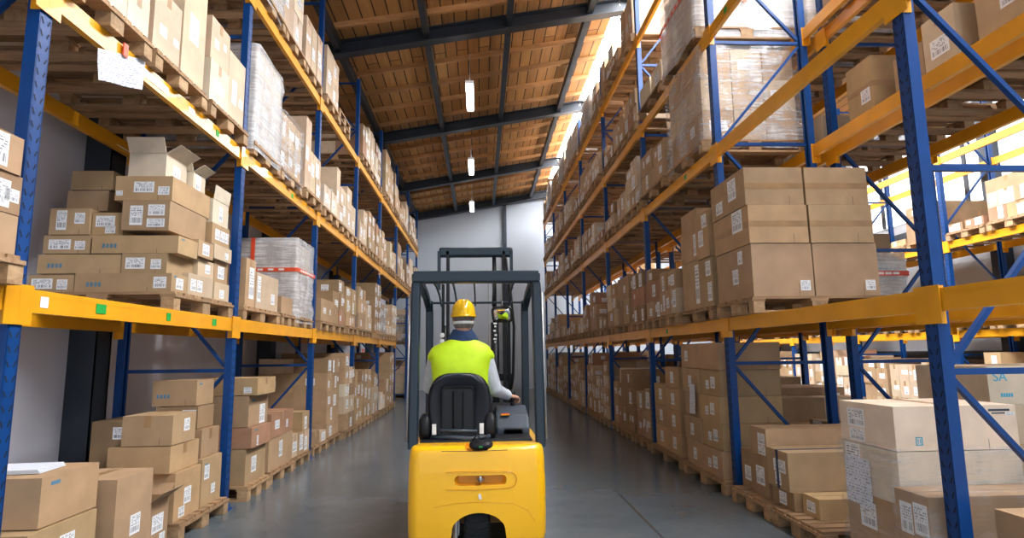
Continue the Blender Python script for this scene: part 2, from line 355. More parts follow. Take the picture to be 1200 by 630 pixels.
# ------------------------------------------------------------------ pallet racking
XL, XR, DEP = -2.4413, 2.5284, 1.0
YL, YR, BAY = 3.2325, 3.1969, 2.8
def rack(name, label, x, sgn, ys, levels, group=None, skip=(), ztop=7.0, mat_post='blue', near=2):
    """x: front post centre; sgn: +1 goes to +X behind; ys: frame positions"""
    t = thing(name, label, 'pallet rack', (x, ys[0], 0), 0, group)
    for i, y in enumerate(ys):
        ly = y-ys[0]; detail = abs(y) < 12
        for j, px in enumerate((0, sgn*DEP)):
            q = MB(); o_ = sgn if j == 0 else -sgn      # open side of the channel looks into the rack
            a, b_ = px-o_*.04, px+o_*.028
            lo, hi = min(a, a+o_*.006), max(a, a+o_*.006)
            q.box(lo, hi, ly-.043, ly+.043, 0, ztop)                                   # web
            for s_ in (-1, 1):
                q.box(min(a, b_), max(a, b_), ly+s_*.043-.004, ly+s_*.043+.004, 0, ztop)  # flanges
                q.box(min(b_, b_-o_*.005), max(b_, b_-o_*.005), min(ly+s_*.043, ly+s_*.02), max(ly+s_*.043, ly+s_*.02), 0, ztop)
            if detail and j == 0:
                z = .12; xx = a-o_*.0015
                while z < ztop-.05:
                    for s_ in (-1, 1):
                        p = [(xx, ly+s_*.012, z), (xx, ly+s_*.028, z+.032), (xx, ly+s_*.036, z+.028), (xx, ly+s_*.02, z-.006)]
                        q.face(p, 1)
                    z += .075
            post = q.build('post', [mat_post, 'slot'], t)
            if detail or y < 13:
                q = MB(); q.box(px-.07, px+.07, ly-.08, ly+.08, 0, .008); q.box(px-.05, px+.05, ly-.06, ly+.06, .008, .05); q.build('foot_plate', mat_post, post)
        q = MB(); f, r_ = sgn*.04, sgn*(DEP-.04); zs = [.15, 1.3, 2.45, 3.6, 4.75, 5.9, ztop-.08]
        for k, z in enumerate(zs):
            q.bar((f, ly, z), (r_, ly, z), .028, .034)
            if k+1 < len(zs) and zs[k+1] < ztop:
                a, b_ = (r_, f) if k % 2 == 0 else (f, r_)
                q.bar((a, ly, z+.04), (b_, ly, zs[k+1]-.04), .028, .034, up=(0, 1, 0))
        q.build('bracing', mat_post, t)
    for i in range(len(ys)-1):
        for l, z in enumerate(levels):
            if (i, l) in skip: continue
            for j, px in enumerate((-sgn*.02, sgn*(DEP+.02))):
                ya, yb = ys[i]-ys[0]+.048, ys[i+1]-ys[0]-.048; s_ = sgn if j == 0 else -sgn
                q = MB(); q.box(px-.022, px+.022, ya, yb, z-.062, z+.03); q.box(px-.022 if s_ < 0 else px-.022-0*.01, px+.022, ya, yb, z+.028, z+.062)
                sep = i <= near and ys[i] < 9; cns = []
                for yy, d in ((ya, 1), (yb, -1)):
                    cn = MB() if sep else q; cns.append(cn)
                    xo = px-s_*.034
                    cn.box(min(xo, xo+s_*.006), max(xo, xo+s_*.006), yy-.05, yy+.045, z-.13, z+.08)
                    cn.box(px-.03, px+.03, min(yy, yy+d*.006), max(yy, yy+d*.006), z-.13, z+.08)
                bo = q.build('beam', 'yellow', t)
                if sep: [c_.build('beam_connector', 'yellow', bo) for c_ in cns]
    return t
ysL = [YL+BAY*k for k in range(-1, 8)]; ysR = [YR+BAY*k for k in range(-1, 8)]
LV = {'L': [1.74, 3.46, 5.24], 'R': [1.69, 3.51, 4.83, 6.3], 'B': [1.69, 3.51, 4.83], 'F': [1.66, 3.24, 4.8]}
rl = rack('pallet_rack', 'blue and orange pallet rack along the left wall of the aisle', XL, -1, ysL, LV['L'], 'pallet racks', skip={(6, 0)}, ztop=6.95)
rr = rack('pallet_rack', 'blue and orange pallet rack facing the aisle on its right side', XR, 1, ysR, LV['R'], 'pallet racks', ztop=7.25)
rb = rack('pallet_rack', 'blue and orange pallet rack standing back to back behind the right rack', XR+DEP+.28, 1, ysR, LV['B'], 'pallet racks', near=0)
ysF = [4.6+2.8*k for k in range(7)]
rf = rack('pallet_rack', 'distant blue and yellow pallet rack along the far right wall', 8.4, 1, ysF, LV['F'], 'pallet racks', near=0)
# green and white stickers on the near beams
def beam_sticker(par, x, y, z, w, h, mat, nm='beam_sticker'):
    q = MB(); q.box(-.001, .001, -w/2, w/2, -h/2, h/2); q.build(nm, mat, par, (x-par.location.x, y-par.location.y, z))
for y, mt, w in ((3.42, 'label', .06), (3.92, 'green', .1), (4.75, 'green', .06), (5.55, 'green', .08), (3.05, 'green', .07)): beam_sticker(rl, XL+.045, y, 1.74, w, .06, mt)
for y, mt, w in ((4.35, 'label', .35), (5.4, 'green', .06), (4.9, 'label', .1), (7.6, 'green', .07)): beam_sticker(rl, XL+.045, y, 3.46, w, .06, mt)
for y, z in ((5.5, 4.83), (7.9, 1.69), (6.9, 3.51)): beam_sticker(rr, XR-.045, y, z, .07, .06, 'green')

# ------------------------------------------------------------------ loads: boxes, pallets, films are first listed, then built
BOX, PAL, FILM = [], [], []
TINT = {'tan': (.42, .28, .16), 'pale': (.56, .43, .3), 'brown': (.31, .2, .11), 'reddish': (.37, .2, .12), 'cream': (.68, .58, .45), 'golden': (.45, .3, .16)}
def jt(t, rg):
    k = rg.uniform(.9, 1.1); return tuple(min(.85, c*k*rg.uniform(.97, 1.03)) for c in TINT[t])
SIDE = {'L': 'left rack', 'R': 'right rack', 'B': 'rear rack', 'F': 'far-wall rack'}
LEVN = ['floor', 'first shelf', 'second shelf', 'third shelf', 'top shelf']
ORD = ['nearest', 'second', 'third', 'fourth', 'fifth', 'sixth', 'seventh', 'eighth']
def where(row, lev, bay, slot):
    """short words for the place of a pallet"""
    return '%s pallet, %s bay, %s %s' % (slot, ORD[max(0, bay)], {'L': 'left', 'R': 'right', 'B': 'rear', 'F': 'far-wall'}[row], LEVN[lev])
def add_box(x0, x1, y0, y1, z0, z1, tint='tan', label=None, rz=0., st=None, tape='x', rg=random, pos='', place='', group=None, sgn=1, extra=None):
    BOX.append(dict(c=((x0+x1)/2, (y0+y1)/2, z0), s=(x1-x0, y1-y0, z1-z0), rz=rz, tn=tint, tint=jt(tint, rg), label=label, st=st, tape=tape,
                    pos=pos, place=place, group=group, sgn=sgn, extra=extra, seed=rg.random()))
def add_pal(x0, x1, y0, y1, z, place, row, label=None):
    PAL.append(dict(x0=x0, x1=x1, y0=y0, y1=y1, z=z, place=place, row=row, label=label))
def row_x(row):
    return {'L': (XL, -1), 'R': (XR, 1), 'B': (XR+DEP+.28, 1), 'F': (8.4, 1)}[row]
def load(row, lev, bay, slot, y0, y1, kind, h, seed, tint=None):
    rg = random.Random(seed); x, s_ = row_x(row)
    zb = 0. if lev == 0 else LV[row][lev-1]+.062
    off = rg.uniform(-.04, .03) if lev else rg.uniform(-.02, .05)
    xa = x - s_*(.09 - off); xb = xa + s_*1.16          # aisle edge, wall edge
    place = where(row, lev, bay, slot)
    if kind == 'none': return
    npal = 1
    if kind == 'empties': npal = rg.choice([2, 3, 4])
    for k in range(npal): add_pal(min(xa, xb), max(xa, xb), y0, y1, zb+.144*k, place + ('' if npal == 1 else ', layer %d' % (k+1)), row)
    if kind == 'empties': return
    z = zb+.145; xi, xo = xa + s_*rg.uniform(.01, .05), xb - s_*.03
    ya, yb = y0+rg.uniform(0, .03), y1-rg.uniform(0, .03)
    grp = 'cardboard boxes on the %s' % SIDE[row]
    def cell(fx0, fx1, fy0, fy1, z0, hh, tn, layer, nl, jit=1., **k):
        X0, X1 = xi+(xo-xi)*fx0, xi+(xo-xi)*fx1
        X0, X1 = min(X0, X1)+.004, max(X0, X1)-.004
        Y0_, Y1_ = ya+(yb-ya)*fy0+.004, ya+(yb-ya)*fy1-.004
        lw = ['bottom', 'second', 'third', 'fourth', 'fifth', 'sixth', 'seventh'][min(6, layer)]
        if layer == nl-1 and nl > 1: lw = 'top'
        a = 'near' if (fy0+fy1)/2 < .42 else 'far' if (fy0+fy1)/2 > .58 else 'middle'
        w = 'aisle' if fx0 < .3 else 'back'
        d = rg.uniform(-.01, .01)*jit
        add_box(X0+d, X1+d, Y0_, Y1_, z0, z0+hh-.002, tn, rz=rg.uniform(-.012, .012)*jit, st=None, rg=rg,
                pos='%s layer %s %s side' % (lw, a, w), place=place, group=grp, sgn=s_, tape=rg.choice('xyx'), **k)
    W = yb-ya
    base = tint or rg.choice(['tan', 'tan', 'golden', 'pale', 'brown', 'pale'])
    if kind in ('mix', 'low'):
        top = z+h; nl = max(1, round(h/rg.uniform(.24, .36))); hs = [rg.uniform(.8, 1.2) for _ in range(nl)]; sm = sum(hs)
        for l in range(nl):
            hh = hs[l]/sm*h; ny = rg.choice([1, 2, 2, 3]) if W > .5 else rg.choice([1, 1, 2]); nx = rg.choice([1, 2, 2])
            cuts = [0]+[(k+rg.uniform(-.12, .12))/ny for k in range(1, ny)]+[1]
            for a in range(ny):
                if l == nl-1 and nl > 1 and ny > 1 and rg.random() < .3: continue
                hb = hh*(rg.uniform(.75, 1) if l == nl-1 else 1)
                for c_ in range(nx):
                    tn = base if rg.random() < .6 else rg.choice(['tan', 'golden', 'pale', 'brown', 'cream', 'reddish'])
                    e = .0 if l < nl-1 else rg.uniform(0, .1)
                    cell(c_/nx, (c_+1)/nx, cuts[a]+e*.5, cuts[a+1]-e*.5, z, hb, tn, l, nl)
            z += hh
    elif kind == 'tall':
        ny = rg.choice([2, 2, 3])
        for a in range(ny):
            hh = h*rg.choice([1, 1, .85, .6]); k2 = rg.choice([1, 1, 2])
            for l in range(k2): cell(0, .5, a/ny, (a+1)/ny, z+l*hh/k2, hh/k2, rg.choice([base, 'pale', base]), l, k2)
            cell(.5, 1, a/ny, (a+1)/ny, z, hh, base, 0, 1)
    elif kind in ('grid', 'wrap', 'milky'):
        nl = max(2, round(h/.3)); ny = rg.choice([2, 3])
        for l in range(nl):
            for a in range(ny):
                for c_ in range(2): cell(c_/2, (c_+1)/2, a/ny, (a+1)/ny, z+l*h/nl, h/nl, base, l, nl, .3)
        if kind != 'grid':
            FILM.append(dict(x0=min(xi, xo)-.03, x1=max(xi, xo)+.03, y0=ya-.03, y1=yb+.03, z0=z-.1, z1=z+h+.015, milky=kind == "milky", place=place, seed=seed, label=None, red=False))
def bay_fill(row, lev, bay, specs, seed):
    """specs: three (kind, height) for the three pallet places of a bay"""
    ys = ysF if row == 'F' else (ysL if row == 'L' else ysR)
    i = bay if row == 'F' else bay+1
    a, b_ = ys[i]+.07, ys[i+1]-.07; w = (b_-a)/3
    for k, sp in enumerate(specs):
        if sp is None: continue
        nm = ['front', 'middle', 'back'][k]
        load(row, lev, bay, nm, a+w*k+.03, a+w*(k+1)-.03, sp[0], sp[1], seed*31+k*7+bay*101+lev*1009, sp[2] if len(sp) > 2 else None)
def rnd_specs(row, lev, bay, lo, hi, seed, kinds=('mix', 'mix', 'mix', 'tall', 'wrap', 'grid')):
    rg = random.Random(seed*77+bay*13+lev*5); out = []
    for k in range(3):
        kd = rg.choice(kinds); out.append((kd, rg.uniform(lo, hi)*(.35 if kd == 'low' else 1)))
    return out
# ---- left rack: pile on the first shelf, nearest bay, measured box by box
HG = 'cardboard boxes on the left rack'
z1 = 1.802+.145
add_pal(-3.58, -2.4, 4.82, 5.95, 1.803, 'far pallet, nearest bay, left first shelf', 'L', 'pale wooden pallet under the big carton pile on the left first shelf')
def hl(x0, x1, y0, y1, a, b_, tn, lab, st=(), tape=None, **k):
    add_box(x0, x1, y0, y1, a, b_-.002, tn, lab, st=list(st), tape=tape, group=HG, sgn=-1, place='', **k)
A = [('f', .3, .5, .13, .09), ('f', .68, .45, .09, .08)]
hl(-3.54, -3.2, 4.86, 5.3, z1, 2.09, 'tan', 'small flat carton at bottom left of the left first-shelf pile', [('f', .3, .5, .16, .08), ('f', .75, .45, .08, .08)])
hl(-3.19, -2.45, 4.86, 5.12, z1, 2.1, 'tan', 'long flat carton with one label, bottom front of the left first-shelf pile', [('f', .88, .5, .1, .09), ('a', .5, .5, .12, .09)], extra='marks')
hl(-2.75, -2.45, 5.13, 5.6, z1, 2.14, 'pale', 'pale carton with twin labels beside the aisle, bottom layer of left first-shelf pile', [('a', .2, .5, .1, .1), ('a', .45, .5, .1, .1)])
hl(-2.8, -2.44, 5.61, 5.93, z1, 2.12, 'pale', 'pale bottom carton touching the second upright post, left first-shelf pile', [('a', .5, .4, .1, .08)])
hl(-3.5, -2.86, 4.88, 5.25, 2.1, 2.255, 'tan', 'long plain carton with faded blue print, second layer of left first-shelf pile', [], extra='marks')
hl(-2.85, -2.5, 4.87, 5.3, 2.1, 2.26, 'tan', 'small carton with two labels, second layer front right of left pile', [('f', .3, .5, .15, .09), ('f', .76, .45, .08, .08)])
hl(-2.8, -2.46, 5.31, 5.62, 2.14, 2.29, 'pale', 'pale carton in second aisle-side layer behind the two-label carton, left pile', [('a', .6, .5, .1, .08)])
hl(-2.8, -2.46, 5.63, 5.92, 2.12, 2.32, 'tan', 'tan carton with label near the blue post, second layer, left pile', [('a', .5, .5, .14, .12)])
hl(-3.47, -3.11, 4.88, 5.2, 2.26, 2.41, 'tan', 'small carton with green-marked label, third layer left end of left pile', [('f', .35, .5, .17, .08), ('f', .78, .45, .08, .07)])
hl(-3.09, -2.42, 4.87, 5.2, 2.26, 2.405, 'golden', 'long plain carton with faint blue print, third layer of left first-shelf pile', [], extra='marks')
hl(-2.74, -2.42, 5.21, 5.5, 2.295, 2.44, 'tan', 'small aisle-side carton with label, third layer of left first-shelf pile', [('a', .5, .5, .13, .1)])
hl(-2.76, -2.42, 5.52, 5.9, 2.325, 2.46, 'pale', 'flat pale carton near the blue post, third layer of left first-shelf pile', [('a', .7, .4, .08, .06)])
hl(-3.44, -3.13, 4.88, 5.25, 2.415, 2.63, 'tan', 'upright carton with tilted label, fourth layer left end of left pile', [('f', .3, .55, .08, .16), ('f', .75, .62, .08, .09)])
hl(-3.12, -2.88, 4.9, 5.2, 2.41, 2.6, 'golden', 'small square carton with overlapping labels, fourth layer of left first-shelf pile', [('f', .42, .62, .15, .09), ('f', .6, .25, .08, .06)])
hl(-2.87, -2.5, 4.86, 5.5, 2.445, 2.69, 'tan', 'large carton with three white labels at centre of left first-shelf pile', [('f', .3, .5, .1, .16), ('f', .72, .68, .13, .09), ('f', .72, .25, .14, .07)])
hl(-2.76, -2.45, 5.52, 5.9, 2.465, 2.66, 'tan', 'carton with row of labels beside the blue post, fourth layer, left pile', [('a', .3, .5, .1, .1), ('a', .6, .5, .1, .1), ('a', .85, .5, .07, .1)])
hl(-3.4, -3.07, 5.0, 5.45, 2.635, 2.81, 'tan', 'plain brown carton with torn seam, lower of two at pile top left', [], 'x')
hl(-3.38, -3.05, 5.0, 5.45, 2.815, 2.98, 'tan', 'plain brown carton, upper of two at top left of left pile', [], 'x')
hl(-2.95, -2.5, 4.88, 5.56, 2.695, 2.9, 'golden', 'wide carton with two labels, top full layer of left first-shelf pile', [('f', .5, .55, .16, .09), ('f', .85, .4, .09, .07), ('f', .07, .3, .05, .04)])
hl(-2.78, -2.48, 5.58, 5.92, 2.665, 2.9, 'cream', 'open-topped pale carton leaning out beside the blue post, left pile', [('a', .5, .5, .08, .14)], extra='flap')
hl(-2.9, -2.6, 4.95, 5.3, 2.905, 3.12, 'cream', 'open carton with raised flaps on top of left first-shelf pile', [('a', .5, .45, .12, .1)], extra='open')
hl(-2.85, -2.55, 5.32, 5.55, 2.905, 3.08, 'cream', 'second open carton behind the raised-flap carton on the left pile', [('a', .4, .5, .1, .14)], extra='open')
# ---- left rack, first shelf, second bay
add_pal(-3.58, -2.4, 6.2, 7.32, 1.803, 'near pallet, second bay, left first shelf', 'L')
hl(-3.1, -2.42, 6.28, 6.55, z1, 2.45, 'tan', 'upright carton with long paper label beside second post, left first shelf', [('a', .6, .5, .13, .33)], 'x')
hl(-3.3, -2.42, 6.58, 7.28, z1, 2.34, 'pale', 'wide pale carton with paper on its side, left first shelf second bay', [('a', .12, .55, .1, .28), ('a', .75, .35, .12, .12)])
add_pal(-3.58, -2.4, 7.4, 8.0, 1.803, 'middle pallet, second bay, left first shelf', 'L')
hl(-2.9, -2.42, 7.42, 7.85, z1, 2.16, 'tan', 'small brown carton with blue tape before the red-banded wrapped load', [('f', .5, .85, .12, .04)])
hl(-3.5, -2.46, 8.0, 8.72, 1.95, 2.42, 'tan', 'lower carton inside the red-banded stretch-wrapped load, left first shelf', [('a', .5, .5, .16, .1)])
hl(-3.5, -2.46, 8.0, 8.72, 2.425, 2.93, 'pale', 'upper carton inside the red-banded stretch-wrapped load, left first shelf', [('a', .5, .6, .16, .1)])
add_pal(-3.58, -2.4, 8.02, 8.75, 1.803, 'far pallet, second bay, left first shelf', 'L')
FILM.append(dict(x0=-3.55, x1=-2.4, y0=7.93, y1=8.76, z0=1.86, z1=2.98, milky=True, place='', seed=5, red=True, label='milky stretch film banded with red tape around load, left first shelf'))
# ---- left floor, nearest bay
hl(-3.35, -2.41, 3.55, 4.05, .515, .785, 'tan', 'large battered carton carrying white papers, near left floor corner', [], 'y', extra='marks')
hl(-3.35, -2.39, 3.45, 4.03, .2, .51, 'golden', 'large carton underneath the one with papers, near left floor corner', [('a', .55, .62, .13, .09)], 'y')
hl(-3.3, -2.4, 3.5, 4.0, .0, .198, 'tan', 'lowest carton of the near left floor stack, mostly out of frame', [])
hl(-2.8, -2.33, 4.12, 4.55, .0, .66, 'tan', 'tall carton with dented corner and one label, standing near left', [('a', .55, .5, .12, .13), ('a', .85, .2, .07, .06)], 'y')
hl(-2.72, -2.42, 4.68, 4.98, .0, .38, 'tan', 'small open carton beside the tall dented one on the floor', [('a', .5, .55, .16, .13), ('a', .75, .25, .08, .06)], extra='open')
add_pal(-3.55, -2.36, 5.04, 5.97, 0, '', 'L', 'light wooden pallet on the floor before the second left post')
hl(-2.86, -2.42, 5.06, 5.5, .145, .52, 'golden', 'carton with label at bottom of five-box stack, left floor pallet', [('a', .5, .45, .12, .13), ('a', .3, .15, .1, .08)], 'y')
hl(-2.75, -2.42, 5.52, 5.92, .145, .55, 'tan', 'carton with two labels at far bottom, left floor pallet', [('a', .25, .7, .1, .12), ('a', .6, .3, .08, .08)], extra='marks')
hl(-2.93, -2.45, 5.02, 5.5, .525, .735, 'golden', 'wide carton in the middle of the left floor stack', [], 'x')
hl(-2.84, -2.45, 5.03, 5.42, .74, .975, 'tan', 'taped carton with slightly open lid topping the left floor stack', [('a', .6, .6, .1, .1)], 'y')
hl(-2.83, -2.45, 5.55, 5.9, .555, .8, 'tan', 'plain carton behind the topmost one, left floor stack', [], 'x')
hl(-2.86, -2.5, 5.56, 5.88, .805, 1.0, 'brown', 'brown carton with small label near bracing, rear of left floor stack', [('f', .8, .6, .12, .1)])
hl(-2.9, -2.52, 5.56, 5.9, 1.005, 1.23, 'tan', 'highest carton with blue print in the rear left floor stack', [], extra='marks')
hl(-3.3, -2.92, 5.1, 5.8, .145, .5, 'brown', 'dim carton against the wall side of the left floor pallet', [])
hl(-3.3, -2.96, 5.4, 5.85, .505, .9, 'brown', 'dark carton with labels at wall side behind the left floor stack', [('f', .7, .75, .12, .1)])
# papers on the near carton are added below
# ---- left floor, second bay, first pallet
add_pal(-3.5, -2.33, 6.35, 7.0, 0, '', 'L', 'pale wooden pallet just behind the second left post on the floor')
hl(-3.3, -2.38, 6.4, 6.97, .145, .5, 'tan', 'big plain carton at floor level behind the second left post', [('a', .4, .5, .14, .16)])
hl(-3.2, -2.33, 6.4, 6.96, .505, .71, 'reddish', 'reddish carton with blue strap crossing behind the second left post', [('a', .3, .3, .05, .1)], extra='marks')
hl(-3.05, -2.38, 6.42, 6.98, .715, 1.03, 'tan', 'large carton under the flat one behind the second left post', [('a', .7, .3, .16, .2)], extra='marks')
hl(-2.95, -2.3, 6.42, 6.96, 1.035, 1.21, 'golden', 'flat wide carton topping the stack behind the second left post', [('f', .85, .3, .08, .06)], 'x')
load('L', 0, 1, 'middle', 7.08, 7.95, 'mix', .72, 41); load('L', 0, 1, 'far', 8.0, 8.75, 'mix', .55, 42)
# ---- procedural rest of the left rack
bay_fill('L', 0, 2, [('low', .2), ('mix', 1.25, 'tan'), ('mix', 1.35)], 3)
bay_fill('L', 0, 3, [('mix', 1.0), ('grid', .98, 'tan'), ('mix', .9)], 4)
bay_fill('L', 0, 4, [('mix', .4, 'cream'), ('mix', .7), ('grid', 1.35, 'tan')], 5)
bay_fill('L', 0, 6, [('mix', .9), ('mix', .8), ('mix', 1.1)], 6)
bay_fill('L', 1, -1, [None, None, ('mix', .62)], 1)
bay_fill('L', 1, 2, [('mix', .35), ('mix', .8), ('mix', .95)], 8)
for b_ in (3, 4, 6): bay_fill('L', 1, b_, rnd_specs('L', 1, b_, .5, 1.1, 2), 9)
bay_fill('L', 2, -1, [None, ('tall', .8), ('tall', .9)], 2)
bay_fill('L', 2, 0, [('grid', .55, 'cream'), ('tall', .88, 'pale'), ('tall', .8, 'cream')], 3)
bay_fill('L', 2, 1, [('milky', 1.05, 'cream'), ('wrap', .7), ('tall', 1.0, 'pale')], 4)
bay_fill('L', 2, 2, [('mix', .7, 'cream'), ('tall', 1.05, 'pale'), ('tall', .95, 'pale')], 5)
for b_ in (3, 4, 5, 6): bay_fill('L', 2, b_, rnd_specs('L', 2, b_, .55, 1.05, 3, ('mix', 'tall', 'mix', 'tall', 'grid')), 11)
bay_fill('L', 3, 0, [('milky', .9), ('tall', .9), ('grid', .8)], 1)
bay_fill('L', 3, 1, [('milky', .95), ('tall', .95, 'cream'), ('tall', .7, 'pale')], 1)
bay_fill('L', 3, 2, [('tall', .95, 'pale'), ('empties', 0), None], 1)
bay_fill('L', 3, 3, [('mix', .7, 'pale'), ('tall', .9, 'cream'), ('mix', .9, 'cream')], 1)
for b_ in (4, 5, 6): bay_fill('L', 3, b_, rnd_specs('L', 3, b_, .6, 1.1, 6, ('mix', 'tall', 'grid')), 13)
# ---- right rack: hero piles
HG = 'cardboard boxes on the right rack'
def hr(x0, x1, y0, y1, a, b_, tn, lab, st=(), tape=None, g=None, **k):
    add_box(x0, x1, y0, y1, a, b_-.002, tn, lab, st=list(st), tape=tape, group=g or HG, sgn=1, place='', **k)
zr = 1.69+.062; z1 = zr+.145
add_pal(2.38, 3.58, 5.1, 5.92, zr, '', 'R', 'wooden pallet under the six large cartons on the right first shelf')
for i, (xa, xb, w) in enumerate(((2.4, 2.95, 'aisle'), (2.96, 3.55, 'inner'))):
    hr(xa, xb, 5.12, 5.9, z1, 2.37, 'tan', 'large plain carton with small corner label, bottom %s column, right first shelf' % w, [('f', .86, .2, .09, .09)]+([('a', .3, .8, .1, .12), ('a', .45, .45, .13, .14)] if i == 0 else []), None)
    hr(xa-.01, xb-.02, 5.11, 5.9, 2.372, 2.72, 'tan' if i else 'golden', 'wide taped carton, middle layer %s column, right first-shelf pile' % w, [('a', .3, .7, .22, .2)] if i == 0 else [], 'band')
    hr(xa-.02, xb-.03, 5.12, 5.9, 2.722, 3.07, 'tan', 'wide taped carton, top layer %s column, right first-shelf pile' % w, [('a', .35, .6, .18, .2), ('a', .75, .3, .16, .12)] if i == 0 else [], 'band')
add_pal(2.42, 3.58, 6.14, 7.2, zr, '', 'R', 'wooden pallet under the label-striped column on the right first shelf')
hr(2.44, 3.5, 6.12, 6.52, z1, 2.42, 'tan', 'tall carton with label column, lower front, behind second right post', [('a', .25, .3, .12, .2), ('a', .3, .78, .14, .16)])
hr(2.42, 3.5, 6.12, 6.5, 2.422, 2.92, 'golden', 'carton with red and white label, upper front behind second right post', [('a', .3, .8, .14, .14), ('a', .6, .45, .14, .18)])
hr(2.46, 3.5, 6.56, 7.12, z1, 2.46, 'tan', 'tall lower carton with long white label strip, right first shelf', [('a', .12, .5, .12, .44)])
hr(2.46, 3.5, 6.56, 7.12, 2.462, 2.8, 'tan', 'carton with label strip at mid height of right first-shelf tower', [('a', .12, .5, .12, .25)])
hr(2.48, 3.5, 6.6, 7.12, 2.802, 3.06, 'tan', 'plain carton topping the tower with label strip, right first shelf', [])
load('R', 1, 1, 'middle', 7.25, 7.98, 'mix', .62, 91, 'tan'); load('R', 1, 1, 'far', 8.0, 8.75, 'mix', .75, 94, 'brown')
# right floor, nearest bay
add_pal(2.42, 3.6, 4.35, 5.12, 0, '', 'R', 'pale wooden pallet jutting into the aisle under flat right cartons')
add_pal(2.42, 3.6, 5.16, 5.92, 0, '', 'R', 'pale wooden pallet at foot of the second right post')
hr(2.5, 3.4, 5.3, 5.6, .5, .74, 'tan', 'long carton with two labels topping the pile before second right post', [('a', .3, .6, .14, .1), ('a', .3, .2, .14, .08)])
hr(2.5, 3.4, 5.3, 5.6, .145, .498, 'brown', 'carton under the long two-label one, second right post pile', [('a', .5, .5, .16, .16)])
hr(2.52, 3.4, 5.62, 5.88, .145, .5, 'brown', 'brown carton touching second right post at floor level', [('a', .5, .4, .13, .13)])
hr(2.48, 3.15, 4.9, 5.26, .292, .6, 'tan', 'carton with dark strap across its lid, right floor pallet', [('a', .4, .6, .2, .1), ('a', .5, .25, .1, .1)], extra='strap')
hr(2.5, 3.15, 4.88, 5.24, .145, .29, 'brown', 'flat brown carton below the strapped one, right floor pallet', [('a', .5, .5, .12, .1)])
hr(2.56, 3.3, 4.62, 4.86, .145, .3, 'golden', 'low flat carton at front of right floor pallet', [('a', .5, .5, .12, .08)])
hr(2.5, 3.28, 3.6, 4.15, .815, 1.08, 'cream', 'large pale carton with blue square mark topping the near right stack', [('a', .68, .62, .18, .12), ('a', .68, .2, .16, .08), ('f', .95, .8, .06, .02)], 'y', extra='hmark')
hr(2.5, 3.28, 3.6, 4.15, .5, .812, 'cream', 'pale carton under the blue-marked one, near right stack', [('a', .8, .7, .16, .18), ('a', .72, .2, .15, .12)], 'y')
hr(2.5, 3.28, 3.6, 4.15, .18, .498, 'tan', 'film-covered carton low in the near right stack', [('a', .6, .6, .16, .16)], 'y')
hr(2.5, 3.28, 3.6, 4.15, 0, .178, 'tan', 'lowest carton of the near right stack, on the floor', [])
hr(2.44, 3.4, 3.3, 3.57, .32, .62, 'tan', 'wide film-topped carton with two labels before the near right stack', [('a', .25, .55, .11, .17), ('a', .68, .5, .1, .17)])
hr(2.44, 3.4, 3.3, 3.57, 0, .318, 'tan', 'lower carton with label under the film-topped one, near right', [('a', .4, .5, .1, .14)])
hr(2.6, 3.5, 2.45, 3.05, .3, .62, 'tan', 'nearest right carton, cut by the lower right frame corner', [('a', .6, .4, .14, .1)], 'x')
hr(2.6, 3.5, 2.45, 3.05, 0, .298, 'tan', 'carton beneath the nearest right one, out of frame', [])
FILM.append(dict(x0=2.465, x1=3.31, y0=3.585, y1=4.18, z0=.1, z1=.83, milky=False, place='', seed=15, red=False, label='clear stretch film around the near right carton stack'))
FILM.append(dict(x0=2.41, x1=3.43, y0=3.27, y1=3.58, z0=.2, z1=.645, milky=False, place='', seed=16, red=False, label='glossy clear film over the wide low carton, near right'))
# right floor, second bay
add_pal(2.42, 3.3, 6.08, 7.3, 0, '', 'R', 'long wooden pallet under the tall pile behind second right post')
zz = .145
P = [('golden', .30, .26), ('tan', .28, .26), ('golden', .3, .29), ('tan', .26, .24)]
nmz = ['bottom', 'second', 'third', 'fourth']
for l, (tn, ha, hb) in enumerate(((('tan'), .26, .27), ('golden', .27, .26), ('golden', .26, .27), ('tan', .25, .25))):
    hr(2.44+.02*(l % 2), 3.1, 6.15, 6.72, zz, zz+.27, tn, '%s carton of the near column, tall pile behind second right post' % nmz[l].capitalize(), [('a', .35, .5, .12, .12), ('a', .62, .4, .09, .09)])
    hr(2.46-.02*(l % 2), 3.1, 6.73, 7.26, zz, zz+.27, 'tan', '%s carton of the far column, tall pile behind second right post' % nmz[l].capitalize(), [('a', .5, .45, .11, .13)])
    zz += .272
hr(2.44, 3.1, 6.12, 7.25, zz, zz+.28, 'tan', 'very long carton lying across the tall pile behind second right post', [('a', .85, .5, .1, .12)], 'x')
add_pal(2.42, 3.6, 7.4, 8.7, 0, '', 'R', 'wooden pallet before the third right post on the floor')
for k, (ya, yb, n, w) in enumerate(((7.45, 8.0, 4, 'near'), (8.05, 8.6, 3, 'far'))):
    zz = .145
    for l in range(n):
        hr(2.46+.02*k, 3.5, ya, yb, zz, zz+(.27 if k == 0 else .28), ('tan', 'golden')[(l+k) % 2], '%s carton in the %s column, pile before the third right post' % (nmz[l], w), [('a', .5, .5, .13, .14)]); zz += .272 if k == 0 else .282
bay_fill('R', 0, 2, [('mix', .75), ('mix', 1.0), ('mix', 1.05)], 21)
for b_ in (3, 4, 5, 6): bay_fill('R', 0, b_, rnd_specs('R', 0, b_, .8, 1.4, 22, ('mix', 'mix', 'grid')), 23)
bay_fill('R', 1, 2, [('mix', .8, 'brown'), ('mix', .85, 'tan'), ('mix', .8)], 24)
for b_ in (3, 4, 5, 6): bay_fill('R', 1, b_, rnd_specs('R', 1, b_, .4, 1.0, 25, ('mix', 'mix', 'tall', 'low')), 26)
